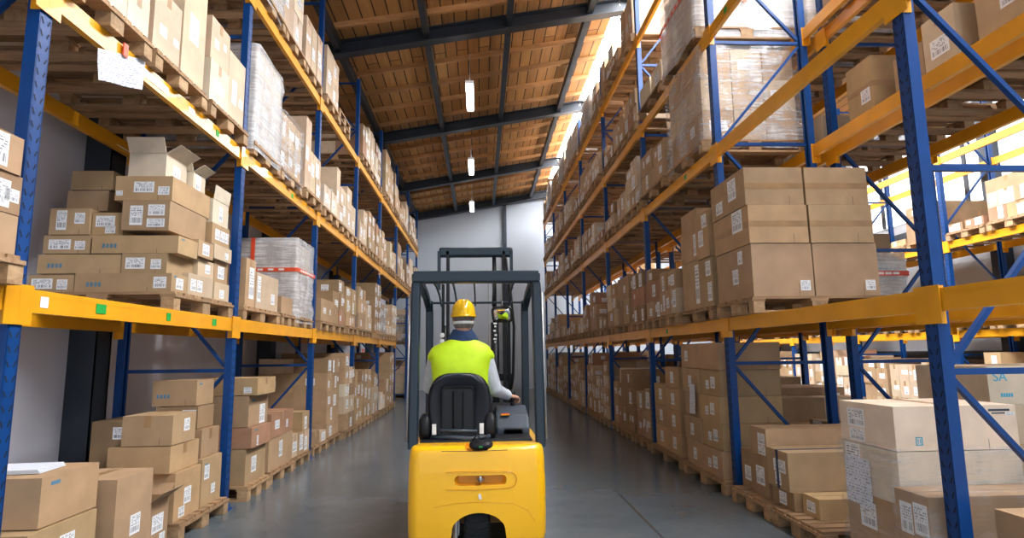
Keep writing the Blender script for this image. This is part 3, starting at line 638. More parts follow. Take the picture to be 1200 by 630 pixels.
# second shelf: stretch-wrapped pallet in the second bay
z2 = 3.51+.062
add_pal(2.42, 3.6, 6.15, 7.35, z2, '', 'R', 'wooden pallet under the clear-wrapped load, right second shelf')
for l in range(3):
    for a in range(3):
        hr(2.47+a*.36, 2.47+a*.36+.35, 6.22, 7.3, z2+.145+l*.36, z2+.145+(l+1)*.36, ('tan', 'pale')[(a+l) % 2],
           '%s carton, %s column inside the clear-wrapped load, right second shelf' % (['bottom', 'middle', 'top'][l], ['aisle-side', 'centre', 'inner'][a]),
           ([('f', .5, .5, .2, .12), ('a', .3, .6, .14, .12)] if (a+l) % 3 == 0 else []), 'x')
FILM.append(dict(x0=2.42, x1=3.6, y0=6.17, y1=7.36, z0=z2+.05, z1=z2+1.25, milky=False, place='', seed=19, red=False, label='clear wrinkled stretch film around the large load, right second shelf'))
load('R', 2, 1, 'far', 7.5, 8.7, 'mix', .6, 121, 'tan')
bay_fill('R', 2, 2, [('mix', .75, 'cream'), ('low', .5, 'pale'), ('mix', .55, 'pale')], 31)
for b_ in (3, 4, 5, 6): bay_fill('R', 2, b_, rnd_specs('R', 2, b_, .4, .85, 32, ('mix', 'tall', 'low', 'mix')), 33)
z3 = 4.83+.062
bay_fill('R', 3, 0, [('mix', .7), None, None], 41)
add_pal(2.42, 3.6, 6.15, 7.35, z3, '', 'R', 'pale wooden pallet under the red-banded load, right third shelf')
for l in range(2):
    for a in range(2):
        hr(2.47+a*.54, 3.0+a*.54, 6.22, 7.28, z3+.145+l*.45, z3+.145+(l+1)*.45, 'cream', '%s %s carton inside the red-banded white load, right third shelf' % (['lower', 'upper'][l], ['aisle-side', 'inner'][a]), [], None)
FILM.append(dict(x0=2.4, x1=3.62, y0=6.16, y1=7.34, z0=z3+.02, z1=z3+1.07, milky=True, place='', seed=20, red=True, label='white stretch film with red printed tape, right third shelf'))
load('R', 3, 1, 'far', 7.5, 8.6, 'mix', .42, 131, 'cream')
for b_ in (2, 3, 4, 5, 6): bay_fill('R', 3, b_, rnd_specs('R', 3, b_, .35, .7, 42, ('mix', 'tall', 'mix', 'grid')), 43)
for b_ in (2, 3, 4, 5, 6): bay_fill('R', 4, b_, rnd_specs('R', 4, b_, .6, .85, 52, ('tall', 'milky', 'mix', 'tall')), 53)
# ---- rear (back to back) rack
HB = 'cardboard boxes on the rear rack'
add_pal(3.76, 4.94, 4.35, 5.2, 0, '', 'B', 'wooden pallet on the floor under the pale cyan-lettered cartons')
for l in range(4):
    hr(3.82, 4.85, 4.4, 5.15, .145+l*.285, .145+(l+1)*.285, ('tan', 'tan', 'pale', 'cream')[l], '%s wide carton of the cyan-lettered stack seen behind first right post' % ['lowest', 'second', 'third', 'topmost'][l],
       [('f', .1, .5, .05, .06), ('a', .35, .35, .2, .1)] if l < 3 else [], 'y', HB, extra='sa' if l == 3 else 'outline')
bay_fill('B', 0, 1, [('mix', .55, 'brown'), ('mix', .7, 'brown'), ('mix', .8)], 61)
for b_ in (2, 3, 4): bay_fill('B', 0, b_, rnd_specs('B', 0, b_, .8, 1.35, 62, ('mix',)), 63)
add_pal(3.78, 4.94, 6.15, 6.95, 1.752, '', 'B', 'wooden pallet under the grey red-banded load behind first right post')
hr(3.84, 4.55, 6.2, 6.9, 1.9, 2.42, 'cream', 'carton inside the grey red-banded wrapped load, rear rack', [('f', .6, .8, .2, .1)], None, HB)
FILM.append(dict(x0=3.8, x1=4.6, y0=6.15, y1=6.94, z0=1.86, z1=2.45, milky=True, place='', seed=23, red=True, label='grey stretch film with red tape, low load on rear rack'))
hr(3.86, 4.5, 6.25, 6.85, 2.46, 2.68, 'brown', 'flat brown carton lying on the grey red-banded load', [], None, HB)
hr(3.95, 4.3, 6.3, 6.7, 2.685, 2.9, 'cream', 'small white-sided carton topping the grey red-banded load', [('a', .5, .5, .2, .14)], None, HB)
load('B', 1, 1, 'far', 7.6, 8.6, 'mix', .7, 201)
for b_ in (2, 3, 4): bay_fill('B', 1, b_, rnd_specs('B', 1, b_, .5, 1.0, 64, ('mix', 'none', 'low')), 65)
for ya, yb, w in ((3.35, 4.2, 'near'), (4.25, 5.1, 'middle'), (5.15, 5.95, 'far')): add_pal(3.76, 4.94, ya, yb, z2, '%s pallet, nearest bay, rear second shelf' % w, 'B')
hr(3.84, 4.7, 3.5, 4.12, z2+.145, z2+.75, 'tan', 'big carton at extreme upper right on the rear second shelf', [('a', .5, .4, .2, .14)], 'x', HB)
hr(3.82, 4.6, 4.3, 4.65, z2+.145, z2+.62, 'pale', 'carton with scribbled labels right of first right post, rear second shelf', [('a', .5, .4, .2, .16)], 'x', HB)
hr(3.84, 4.6, 4.68, 5.05, z2+.145, z2+.5, 'tan', 'carton left of first right post, rear second shelf', [('a', .4, .5, .1, .1)], 'x', HB)
hr(3.84, 4.5, 5.35, 5.75, z2+.145, z2+.72, 'golden', 'tall taped carton at centre of rear second shelf pallet row', [('a', .3, .35, .14, .14)], 'band', HB)
hr(3.82, 4.4, 6.2, 6.9, z2+.145, z2+.45, 'pale', 'low carton with label behind blue post, rear second shelf', [('a', .5, .5, .16, .12)], 'x', HB)
add_pal(3.76, 4.94, 6.15, 7.0, z2, 'near pallet, second bay, rear second shelf', 'B')
load('B', 2, 1, 'far', 7.6, 8.6, 'mix', .7, 202)
for b_ in (2, 3, 4): bay_fill('B', 2, b_, rnd_specs('B', 2, b_, .5, .9, 66, ('mix', 'none', 'low')), 67)
for b_ in (0, 1, 2): bay_fill('B', 3, b_, rnd_specs('B', 3, b_, .6, 1.0, 68, ('mix', 'milky')), 69)
# ---- far rack
for b_ in range(1, 6):
    bay_fill('F', 0, b_, rnd_specs('F', 0, b_, .9, 1.35, 71, ('mix', 'grid')), 72)
    bay_fill('F', 1, b_, rnd_specs('F', 1, b_, .4, .9, 73, ('mix', 'low', 'none')), 74)
    bay_fill('F', 2, b_, rnd_specs('F', 2, b_, .35, .8, 75, ('low', 'mix', 'none')), 76)
    if b_ > 2: bay_fill('F', 3, b_, rnd_specs('F', 3, b_, .4, .9, 77, ('mix', 'none', 'none')), 78)

# ------------------------------------------------------------------ which boxes and pallets show most from here
def corners(B):
    c, s = B['c'], B['s']; T = Matrix.Translation(c) @ Matrix.Rotation(B['rz'], 4, 'Z')
    return [T @ Vector((x*s[0]/2, y*s[1]/2, z*s[2])) for z in (0, 1) for y in (-1, 1) for x in (-1, 1)]
BF = [(0, 2, 3, 1), (4, 5, 7, 6), (0, 1, 5, 4), (2, 6, 7, 3), (0, 4, 6, 2), (1, 3, 7, 5)]
def pallet_boxes(lx, ly):
    """(x0,x1,y0,y1,z0,z1,material,part) of a pallet whose skids run along x, centred at the origin"""
    out = []; hx, hy = lx/2, ly/2; ys = [(-hy, -hy+.1), (-.07, .07), (hy-.1, hy)]; xs = [(-hx, -hx+.1), (-.07, .07), (hx-.1, hx)]
    for a, b_ in ys: out.append((-hx, hx, a, b_, 0, .022, 0, 'skid_board'))
    for a, b_ in ys:
        for c_, d in xs: out.append((c_, d, a, b_, .022, .1, 1, 'block'))
    for c_, d in xs: out.append((c_-.01, d+.01, -hy, hy, .1, .122, 0, 'stringer_board'))
    n = 7 if ly > .7 else 5; w = ly/n
    for k in range(n): out.append((-hx, hx, -hy+k*w+.006, -hy+(k+1)*w-(.012 if k % 2 else .03), .122, .144, 0, 'deck_board'))
    return out
bv, bf, own = [], [], []
for i, B in enumerate(BOX):
    k = len(bv); bv += corners(B)
    for f in BF: bf.append(tuple(k+j for j in f)); own.append(i)
for i, P_ in enumerate(PAL):
    cx, cy = (P_['x0']+P_['x1'])/2, (P_['y0']+P_['y1'])/2
    for x0, x1, y0_, y1_, z0, z1, _, _ in pallet_boxes(P_['x1']-P_['x0'], P_['y1']-P_['y0']):
        k = len(bv); bv += [Vector((cx+x, cy+y, P_['z']+z)) for z in (z0, z1) for y in (y0_, y1_) for x in (x0, x1)]
        for f in BF: bf.append(tuple(k+j for j in f)); own.append(100000+i)
tree = BVHTree.FromPolygons(bv, bf)
hits = {}; STEP = 2.5; eye = Vector((0, 0, CH))
for iy in range(int(630/STEP)):
    for ix in range(int(1200/STEP)):
        px, py = (ix+.5)*STEP, (iy+.5)*STEP
        if 482 < px < 636 and py > 318: continue
        d = (fw + cr*((px-600)/CF) - cu*((py-315)/CF)).normalized()
        h = tree.ray_cast(eye, d)
        if h[0] is not None: o = own[h[2]]; hits[o] = hits.get(o, 0)+1
MAXB, MAXP = 298, 292
order = sorted(range(len(BOX)), key=lambda i: -hits.get(i, 0)-(100000 if BOX[i]['label'] and hits.get(i, 0) > 0 else 0))
solo = [i for i in order[:MAXB] if hits.get(i, 0) > 0]; rest = [i for i in range(len(BOX)) if i not in set(solo)]
print('BOXES', len(BOX), 'solo', len(solo), 'smallest', hits.get(solo[-1], 0), 'visible', sum(1 for i in range(len(BOX)) if hits.get(i, 0)))

def sticker(q, B, face, u, v, w, h, m=0, off=.0015):
    s = B['s']; hx, hy = s[0]/2, s[1]/2; hz = s[2]
    w = min(w, (s[0] if face == 'f' else s[1])*.86); h = min(h, hz*.86)
    if face == 'f':
        x = -hx + max(w/2+.01, min(s[0]-w/2-.01, u*s[0])); z = max(h/2+.005, min(hz-h/2-.005, v*hz)); y = -hy-off
        q.face([(x-w/2, y, z-h/2), (x+w/2, y, z-h/2), (x+w/2, y, z+h/2), (x-w/2, y, z+h/2)], m, [(0, 0), (1, 0), (1, 1), (0, 1)])
    else:
        g = B['sgn']; x = -g*(hx+off); y = -hy + max(w/2+.01, min(s[1]-w/2-.01, u*s[1])); z = max(h/2+.005, min(hz-h/2-.005, v*hz))
        p = [(x, y+g*w/2, z-h/2), (x, y-g*w/2, z-h/2), (x, y-g*w/2, z+h/2), (x, y+g*w/2, z+h/2)]
        q.face(p, m, [(0, 0), (1, 0), (1, 1), (0, 1)])
def tapes(q, B, m):
    s = B['s']; hx, hy, hz = s[0]/2, s[1]/2, s[2]; t = .0012; w = .028; k = min(.09, hz*.4)
    if B['tape'] == 'x':
        q.box(-hx-t, hx+t, -w, w, hz, hz+t, m)
        for a in (-1, 1): q.box(min(a*hx, a*(hx+t)), max(a*hx, a*(hx+t)), -w, w, hz-k, hz, m)
    elif B['tape'] == 'y':
        q.box(-w, w, -hy-t, hy+t, hz, hz+t, m)
        for a in (-1, 1): q.box(-w, w, min(a*hy, a*(hy+t)), max(a*hy, a*(hy+t)), hz-k, hz, m)
    elif B['tape'] == 'band':
        z = hz*.5; q.box(-hx-t, hx+t, -hy-t, hy+t, z-w, z+w, m)
def seams(q, B, m):
    """meeting flap edges and the folds at the lid"""
    s = B['s']; hx, hy, hz = s[0]/2, s[1]/2, s[2]
    if B['tape'] == 'y': q.box(-.002, .002, -hy, hy, hz, hz+.0006, m)
    else: q.box(-hx, hx, -.002, .002, hz, hz+.0006, m)
    t = .0008
    q.box(hx*.5, hx*.5+.0025, -hy-t, -hy, 0, hz*.24, m)
def stickers_of(B):
    if B['st'] is None:
        rg = random.Random(B['seed']); st = []
        if rg.random() < .8: st.append(('a', rg.uniform(.25, .5), rg.uniform(.35, .6), rg.uniform(.09, .19), rg.uniform(.08, .24)))
        if rg.random() < .45: st.append(('a', rg.uniform(.65, .85), rg.uniform(.3, .6), rg.uniform(.06, .1), rg.uniform(.06, .11)))
        if rg.random() < .4: st.append(('f', rg.uniform(.2, .8), rg.uniform(.35, .65), rg.uniform(.08, .15), rg.uniform(.07, .12)))
        B['st'] = st
    return B['st']
def shell(q, B):
    s = B['s']; hx, hy, hz = s[0]/2, s[1]/2, s[2]; t = B['tint']
    if B['extra'] == 'open':
        w = .006
        q.box(-hx, hx, -hy, -hy+w, 0, hz, 0, t); q.box(-hx, hx, hy-w, hy, 0, hz, 0, t)
        q.box(-hx, -hx+w, -hy+w, hy-w, 0, hz, 0, t); q.box(hx-w, hx, -hy+w, hy-w, 0, hz, 0, t); q.box(-hx, hx, -hy, hy, 0, w, 0, t)
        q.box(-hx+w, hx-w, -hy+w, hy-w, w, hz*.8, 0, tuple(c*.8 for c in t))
    else: q.box(-hx, hx, -hy, hy, 0, hz, 0, t)
def flaps(B, par):
    s = B['s']; hx, hy, hz = s[0]/2, s[1]/2, s[2]; t = B['tint']; L = min(.13, s[1]*.45)
    sets = [((-hx, -hy), (hx, -hy), (0, -.45, .9)), ((-hx, hy), (hx, hy), (0, .7, .6)), ((-hx, -hy), (-hx, hy), (-.8, 0, .5)), ((hx, -hy), (hx, hy), (.75, .1, .55))]
    if B['extra'] == 'flap': sets = [((hx, -hy), (hx, hy), (.1, 0, .95))]
    for a, b_, d in sets:
        d = Vector(d).normalized()*L; a3, b3 = Vector((*a, hz)), Vector((*b_, hz)); n = (b3-a3).cross(d).normalized()*.005; q = MB()
        q.polys([a3, b3, b3+d, a3+d, a3+n, b3+n, b3+d+n, a3+d+n], [(0, 1, 2, 3), (7, 6, 5, 4), (0, 4, 5, 1), (1, 5, 6, 2), (2, 6, 7, 3), (3, 7, 4, 0)], 0, t)
        q.build('flap', 'card', par)
def words_on(B, par, text, size, mat, x, z, nm='printed_lettering'):
    cu_ = bpy.data.curves.new(nm, 'FONT'); cu_.body = text; cu_.size = size; cu_.extrude = .0006; cu_.materials.append(M[mat])
    o = bpy.data.objects.new(nm, cu_); C.objects.link(o)
    dg = bpy.context.evaluated_depsgraph_get(); dg.update(); me = bpy.data.meshes.new_from_object(o.evaluated_get(dg)); bpy.data.objects.remove(o)
    o = bpy.data.objects.new(nm, me); C.objects.link(o); o.parent = par
    o.location = (x, -B['s'][1]/2-.0015, z); o.rotation_euler = (math.pi/2, 0, 0); return o
def extras(B, par):
    s = B['s']; hx, hy, hz = s[0]/2, s[1]/2, s[2]; e = B['extra']
    if e in ('open', 'flap'): flaps(B, par)
    if e == 'marks':
        q = MB(); rg = random.Random(B['seed'])
        x = -hx+s[0]*(.12 if s[0] > .6 else .1); z = hz*.3
        for k in range(4): q.box(x+k*.03, x+k*.03+.02, -hy-.001, -hy, z, z+.035, 0)
        q.build('printed_marks', 'inkblue', par); q = MB()
        q.box(-B['sgn']*(hx+.001) if B['sgn'] > 0 else hx, -B['sgn']*hx if B['sgn'] > 0 else hx+.001, -hy*.7, -hy*.4, hz*.8, hz*.88, 0)
        q.build('printed_marks', 'inkblue', par)
    if e == 'strap':
        q = MB(); q.box(-hx-.002, hx+.002, -.018, .018, hz, hz+.003); q.box(-hx-.003, -hx, -.018, .018, 0, hz+.003); q.box(hx, hx+.003, -.018, .018, 0, hz+.003); q.build('strap', 'dblue', par)
    if e == 'hmark':
        x, z = -hx+s[0]*.16, hz*.12; q = MB()
        for a in (0, .038): q.box(x+a, x+a+.006, -hy-.001, -hy, z, z+.05)
        for a in (0, .044): q.box(x, x+.044, -hy-.001, -hy, z+a, z+a+.006)
        for a in (.012, .027): q.box(x+a, x+a+.006, -hy-.001, -hy, z+.011, z+.039)
        q.build('blue_square_mark', 'cyan', par)
        q = MB(); q.box(hx*.55, hx*.9, -hy-.001, -hy, hz*.86, hz*.91); q.box(hx*.6, hx*.86, -hy-.001, -hy, hz*.8, hz*.83); q.build('printed_line', 'dgrey', par)
    if e == 'sa':
        words_on(B, par, 'SA', .1, 'cyan', -hx+.04, hz*.62)
        q = MB()
        for k in range(5): q.box(-hx+.09+k*.02, -hx+.105+k*.02, -hy-.001, -hy, hz*.2, hz*.3)
        q.build('printed_marks', 'cyan', par)
    if e == 'outline':
        q = MB(); x0 = -B['sgn']*(hx+.0012)
        for (a, b_, c_, d) in ((-.1, .2, .8, .82), (-.1, .2, .3, .32), (-.1, -.095, .3, .82), (.195, .2, .3, .82)): q.box(x0, x0+.001, a, b_, hz*c_, hz*d)
        q.build('printed_outline', 'seam', par)
SHADE = {'tan': 'tan', 'pale': 'pale', 'brown': 'dark brown', 'reddish': 'reddish', 'cream': 'cream', 'golden': 'golden'}
for i in solo:
    B = BOX[i]; n = hits[i]; s = B['s']; big = n > 14
    q = MB(); shell(q, B); seams(q, B, 1) if n > 25 and B['extra'] != 'open' else None
    if not big:
        if B['tape']: tapes(q, B, 2)
        for st in stickers_of(B): sticker(q, B, *st, m=3)
    o = q.build('cardboard_box', ['card', 'seam', 'tape', 'label'], None, B['c'], B['rz'])
    if big:
        if B['tape']: q = MB(); tapes(q, B, 0); q.build('packing_tape', 'tape', o)
        for st in stickers_of(B): q = MB(); sticker(q, B, *st, m=0); q.build('shipping_label', 'label', o)
    if B['extra']: extras(B, o)
    if B['label']: lab = B['label']
    else:
        h_, w_ = s[2], max(s[0], s[1]); form = 'flat' if h_ < .45*min(s[0], s[1]) else 'tall' if h_ > 1.15*min(s[0], s[1]) else 'squat'
        lab = '%s %s carton, %s, %s' % (form, SHADE[B['tn']].split()[-1], B['pos'], B['place'])
    B['lab'] = lab; tag(o, lab, 'box', B['group']); B['obj'] = o
# mild disambiguation of any labels that came out alike
seen = {}
for i in solo: seen.setdefault(BOX[i]['lab'], []).append(i)
for lab, ids in seen.items():
    if len(ids) > 1:
        ids.sort(key=lambda i: (BOX[i]['c'][2], BOX[i]['c'][1]))
        for k, i in enumerate(ids):
            w = lab.split(' '); alt = ['lower', 'upper', 'highest', 'outer', 'inner', 'rear'][min(k, 5)]
            w[0] = alt if k < 6 else alt+'most'; BOX[i]['obj']['label'] = ' '.join(w)
q = MB()
for i in rest:
    B = BOX[i]; T = Matrix.Translation(B['c']) @ Matrix.Rotation(B['rz'], 4, 'Z'); w = MB(); B['extra'] = None; shell(w, B)
    if B['tape']: tapes(w, B, 1)
    for st in stickers_of(B): sticker(w, B, *st, m=2)
    k = len(q.v); q.v += [tuple(T @ Vector(p)) for p in w.v]; q.f += [tuple(k+j for j in f) for f in w.f]; q.m += w.m; q.uv += w.uv; q.t += w.t
tag(q.build('stacked_cartons', ['card', 'tape', 'label']), 'remaining small and hidden cartons stacked deep in the racks', 'boxes', None, 'stuff')

# pallets
porder = sorted(range(len(PAL)), key=lambda i: -hits.get(100000+i, 0)); psolo = [i for i in porder[:MAXP] if hits.get(100000+i, 0) > 0]
print('PALLETS', len(PAL), 'solo', len(psolo)); near = set(porder[:26]); qq = MB(); plabs = {}
for i, P_ in enumerate(PAL):
    lx, ly = P_['x1']-P_['x0'], P_['y1']-P_['y0']; loc = ((P_['x0']+P_['x1'])/2, (P_['y0']+P_['y1'])/2, P_['z']); pb = pallet_boxes(lx, ly)
    if i not in set(psolo):
        for x0, x1, y0_, y1_, z0, z1, m_, _ in pb: qq.box(x0+loc[0], x1+loc[0], y0_+loc[1], y1_+loc[1], z0+loc[2], z1+loc[2], m_)
        continue
    if i in near:
        o = thing('wooden_pallet', None, None, loc)
        for b_ in pb:
            q = MB(); q.box(*b_[:6], 0); q.build(b_[7], 'wood2' if b_[6] else 'wood', o)
    else:
        q = MB(); [q.box(*b_[:7]) for b_ in pb]; o = q.build('wooden_pallet', ['wood', 'wood2'], None, loc)
    lab = P_['label'] or P_['place'].replace(' pallet,', ' wooden pallet in the', 1); k = plabs.get(lab, 0); plabs[lab] = k+1
    if k: lab = lab + ', further back'
    tag(o, lab, 'pallet', 'wooden pallets')
if qq.v: tag(qq.build('spare_pallets', ['wood', 'wood2']), 'remaining hidden wooden pallets deep in the racks', 'pallets', None, 'stuff')

# stretch films
for F in FILM:
    cx, cy = (F['x0']+F['x1'])/2, (F['y0']+F['y1'])/2; a, b_ = (F['x1']-F['x0'])/2, (F['y1']-F['y0'])/2; H = F['z1']-F['z0']
    pr = []; nseg = 14
    base = rrect(a, b_, .04, 2)
    per = []
    for k in range(len(base)):
        p, q2 = base[k], base[(k+1) % len(base)]; L = math.dist(p, q2); n = max(1, int(L/.09))
        per += [(p[0]+(q2[0]-p[0])*t/n, p[1]+(q2[1]-p[1])*t/n) for t in range(n)]
    rs = []
    for k in range(nseg+1):
        z = H*k/nseg
        ring = []
        for x, y in per:
            d = mnoise.noise(Vector((x*2.5+F['seed'], y*2.5, z*9)))*.022 + .012*math.sin(z*23+x*4+y*5)*.5
            L = math.hypot(x, y); ring.append(Vector((x*(1+d/L), y*(1+d/L), z)))
        rs.append(ring)
    for sc, dz in ((.93, .006), (.6, .004), (.2, .004)): rs.append([Vector((x*sc, y*sc, H+dz+.01*mnoise.noise(Vector((x*6*sc, y*6*sc, F['seed']))))) for x, y in per])
    q = MB(); q.rings(rs, 0, cap=False)
    o = q.build('stretch_film', 'milky' if F['milky'] else 'clear' if F['seed'] in (15, 16) else 'film', None, (cx, cy, F['z0']), 0, True)
    lab = F['label'] or ('stretch film on the %s' % F['place'])
    tag(o, lab, 'film', 'stretch films')
    if F['red']:
        z = H*.62; q = MB()
        for k in range(2):
            t = .012
        rr_ = rrect(a+.014, b_+.014, .04, 2)
        q.rings([[Vector((x, y, z-.026)) for x, y in rr_], [Vector((x, y, z+.026)) for x, y in rr_]], 0, cap=False)
        q.box(-.025, .025, -b_-.02, -b_-.017, 0 if F['seed'] != 20 else H*.4, H if F['seed'] != 20 else H*.56, 0); sg = 1 if cx < 0 else -1
        q.build('red_tape', 'red', o)
        q = MB(); n = 7
        for k in range(n):
            x = -a+.1+k*(2*a-.2)/n; q.box(x, x+.07, -b_-.0165, -b_-.015, z-.012, z+.012)
            y = -b_+.1+k*(2*b_-.2)/n; q.box(min(sg*(a+.015), sg*(a+.0165)), max(sg*(a+.015), sg*(a+.0165)), y, y+.07, z-.012, z+.012)
        q.build('tape_print', 'white', o)

# papers
def sheet(name, label, cat, pts, mat='paper', clip=None, curl=.02):
    """pts: four corners; a gently curled sheet with real thickness"""
    A_, B_, C_, D_ = [Vector(p) for p in pts]; n = (B_-A_).cross(D_-A_).normalized(); K = 8; g = []
    for j in range(K+1):
        for i in range(K+1):
            u_, v_ = i/K, j/K; p = A_.lerp(B_, u_).lerp(D_.lerp(C_, u_), v_); g.append(p + n*curl*math.sin(u_*5+1)*(1-v_)**1.5)
    q = MB()
    for j in range(K):
        for i in range(K):
            a = j*(K+1)+i; ids = (a, a+1, a+K+2, a+K+1); uvs = [(i/K, j/K), ((i+1)/K, j/K), ((i+1)/K, (j+1)/K), (i/K, (j+1)/K)]
            q.face([g[t] for t in ids], 0, uvs); q.face([g[t]-n*.0015 for t in reversed(ids)], 0, list(reversed(uvs)))
    o = q.build(name, mat, None); tag(o, label, cat); return o
o = sheet('delivery_note', 'printed delivery note hanging from the left orange beam by red tape', 'paper', [(-2.42, 3.7, 3.17), (-2.36, 4.13, 3.30), (-2.385, 4.17, 3.54), (-2.4, 3.68, 3.37)], curl=.035)
q = MB(); q.box(-2.384, -2.376, 3.9, 3.95, 3.44, 3.53); q.build('red_tape_tab', 'red', o)
t = thing('paper_stack', 'white papers lying on the large battered near left carton', 'papers', (-2.72, 3.78, .787), R(6))
for k in range(3):
    q = MB(); q.box(-.24+.01*k, .2-.006*k, -.13, .13, .008*k, .008*k+.006); q.build('sheet', 'paper', t)
sheet('packing_note', 'white note hanging crooked on the tall pile behind second right post', 'paper', [(2.425, 7.0, .72), (2.425, 6.83, .72), (2.425, 6.8, 1.05), (2.425, 6.97, 1.05)], curl=.006)
sheet('packing_note', 'large creased note under the film of the near right stack', 'paper', [(2.49, 4.13, .42), (2.49, 3.86, .42), (2.49, 3.86, .72), (2.49, 4.12, .72)], curl=.003)
sheet('hanging_tag', 'small white tag dangling under the left second-level beam far down', 'tag', [(-2.41, 14.3, 3.25), (-2.41, 14.5, 3.25), (-2.41, 14.5, 3.42), (-2.41, 14.3, 3.42)], curl=.006)

# ------------------------------------------------------------------ forklift
FX, FY = -.03, 4.42
fl = thing('forklift', 'yellow electric forklift seen from behind in the middle of the aisle', 'forklift', (FX, FY, 0))
# counterweight: rounded plan, slightly bulging rear, wheel arch and grip recess cut in
def plan(hw, yb, yf, rc, bulge, n=8):
    out = []
    for k in range(n+1):
        t = R(180+90*k/n); out.append((-hw+rc+rc*math.cos(t), yb+rc+rc*math.sin(t)))
    for k in range(1, 12):
        x = (-hw+rc)+(2*hw-2*rc)*k/12; out.append((x, yb-bulge*(1-(x/(hw-rc))**2)))
    for k in range(n+1):
        t = R(270+90*k/n); out.append((hw-rc+rc*math.cos(t), yb+rc+rc*math.sin(t)))
    out += [(hw, yf), (-hw, yf)]; return out
q = MB(); rs = []
for z, dw, dy in ((.09, -.03, .03), (.12, -.012, .01), (.16, -.004, 0), (.3, 0, 0), (.5, 0, .004), (.68, -.005, .012), (.735, -.01, .02), (.762, -.02, .03), (.775, -.036, .048), (.778, -.06, .075)):
    rs.append([Vector((x, y, z)) for x, y in plan(.495+dw, .0+dy, 1.0, .09, .03)])
q.rings(rs)
cw = q.build('counterweight', ['fbody', 'frec'], fl, smooth=False)
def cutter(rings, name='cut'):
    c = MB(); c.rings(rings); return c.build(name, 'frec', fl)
arch = []
for y in (-.2, .62):
    ring = []
    for k in range(17):
        t = math.pi*k/16; ring.append(Vector((.01+.185*math.cos(t)*(1 if abs(math.cos(t)) < .9 else 1.02), y, .2+.128*math.sin(t))))
    ring += [Vector((-.21, y, -.1)), Vector((.23, y, -.1))]; arch.append(ring)
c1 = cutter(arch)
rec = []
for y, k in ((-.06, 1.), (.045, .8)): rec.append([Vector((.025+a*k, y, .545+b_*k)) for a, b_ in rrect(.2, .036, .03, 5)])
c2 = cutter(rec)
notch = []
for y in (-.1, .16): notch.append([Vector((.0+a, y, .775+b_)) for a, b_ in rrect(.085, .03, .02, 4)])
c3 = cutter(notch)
for c in (c1, c2, c3):
    md = cw.modifiers.new('b', 'BOOLEAN'); md.object = c; md.operation = 'DIFFERENCE'; md.solver = 'EXACT'
evaluated(cw)
for c in (c1, c2, c3): bpy.data.objects.remove(c)
md = cw.modifiers.new('bevel', 'BEVEL'); md.width = .008; md.segments = 3; md.limit_method = 'ANGLE'; md.angle_limit = R(40)
cw.data.polygons.foreach_set('use_smooth', [True]*len(cw.data.polygons)); md2 = cw.modifiers.new('wn', 'WEIGHTED_NORMAL'); md2.keep_sharp = True
q = MB(); q.tube([(.025, .02, .52), (.025, -.02, .535), (.025, -.034, .56), (.025, .0, .575)], .011, 10); q.tube([(.0, .012, .545), (.05, .012, .545)], .01, 8); q.build('tow_pin', 'steel', fl, smooth=True)
# panel outlines on the rear
def outline(pts, r_=.0022, mat='seam', nm='panel_line'):
    q = MB()
    def yr(x): return -.03*(1-(x/.405)**2)+.0005
    q.tube([(x, yr(x), z) for x, z in pts], r_, 6); q.build(nm, mat, fl)
ring = [(.005+a, .545+b_) for a, b_ in rrect(.275, .055, .05, 5)]
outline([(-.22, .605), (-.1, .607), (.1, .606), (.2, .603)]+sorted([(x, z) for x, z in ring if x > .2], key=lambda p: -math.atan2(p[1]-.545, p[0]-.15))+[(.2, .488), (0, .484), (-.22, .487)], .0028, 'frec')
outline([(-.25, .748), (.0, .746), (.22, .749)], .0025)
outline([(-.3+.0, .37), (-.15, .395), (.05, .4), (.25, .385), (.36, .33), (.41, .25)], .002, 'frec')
q = MB(); q.box(.01, .028, -.034, -.03, .43, .455); q.box(.014, .032, -.034, -.03, .42, .432); q.build('hook_pictogram', 'white', fl)
# steering wheel at the rear, drive wheels ahead
def wheel(name, x, y, r_, w, lugs=28):
    q = MB(); prof = [(r_*.55, -w/2), (r_*.9, -w/2), (r_, -w/2+.02), (r_, w/2-.02), (r_*.9, w/2), (r_*.55, w/2)]
    n = 36
    q.rings([[Vector((px, rr_*math.cos(2*math.pi*k/n), rr_*math.sin(2*math.pi*k/n)+r_)) for k in range(n)] for rr_, px in prof], cap=True)
    for k in range(lugs):
        t = 2*math.pi*k/lugs; T = Matrix.Translation((0, 0, r_)) @ Matrix.Rotation(t, 4, 'X')
        for s_ in (-1, 1): q.box(min(s_*.012, s_*(w/2-.008)), max(s_*.012, s_*(w/2-.008)), -.011, .011, r_-.002, r_+.006, 0, T=T @ Matrix.Rotation(s_*.3, 4, 'Z'))
    o = q.build(name, 'rubber', fl, (x, y, 0), smooth=False)
    q = MB(); m_ = w/2-.01
    q.rings([[Vector((px, rr_*math.cos(2*math.pi*k/24), rr_*math.sin(2*math.pi*k/24)+r_)) for k in range(24)] for rr_, px in ((r_*.56, -m_), (r_*.3, -m_+.03), (r_*.3, m_-.03), (r_*.56, m_))])
    q.build('wheel_hub', 'steel', o); return o
wheel('rear_wheel', .0, .3, .215, .19); wheel('front_wheel', -.44, 1.32, .22, .17); wheel('front_wheel', .44, 1.32, .22, .17)
q = MB(); q.box(-.2, -.13, .12, .5, .14, .4); q.tube([(-.16, .1, .12), (-.15, .12, .4)], .02, 8); q.build('steering_axle', 'steel', fl)
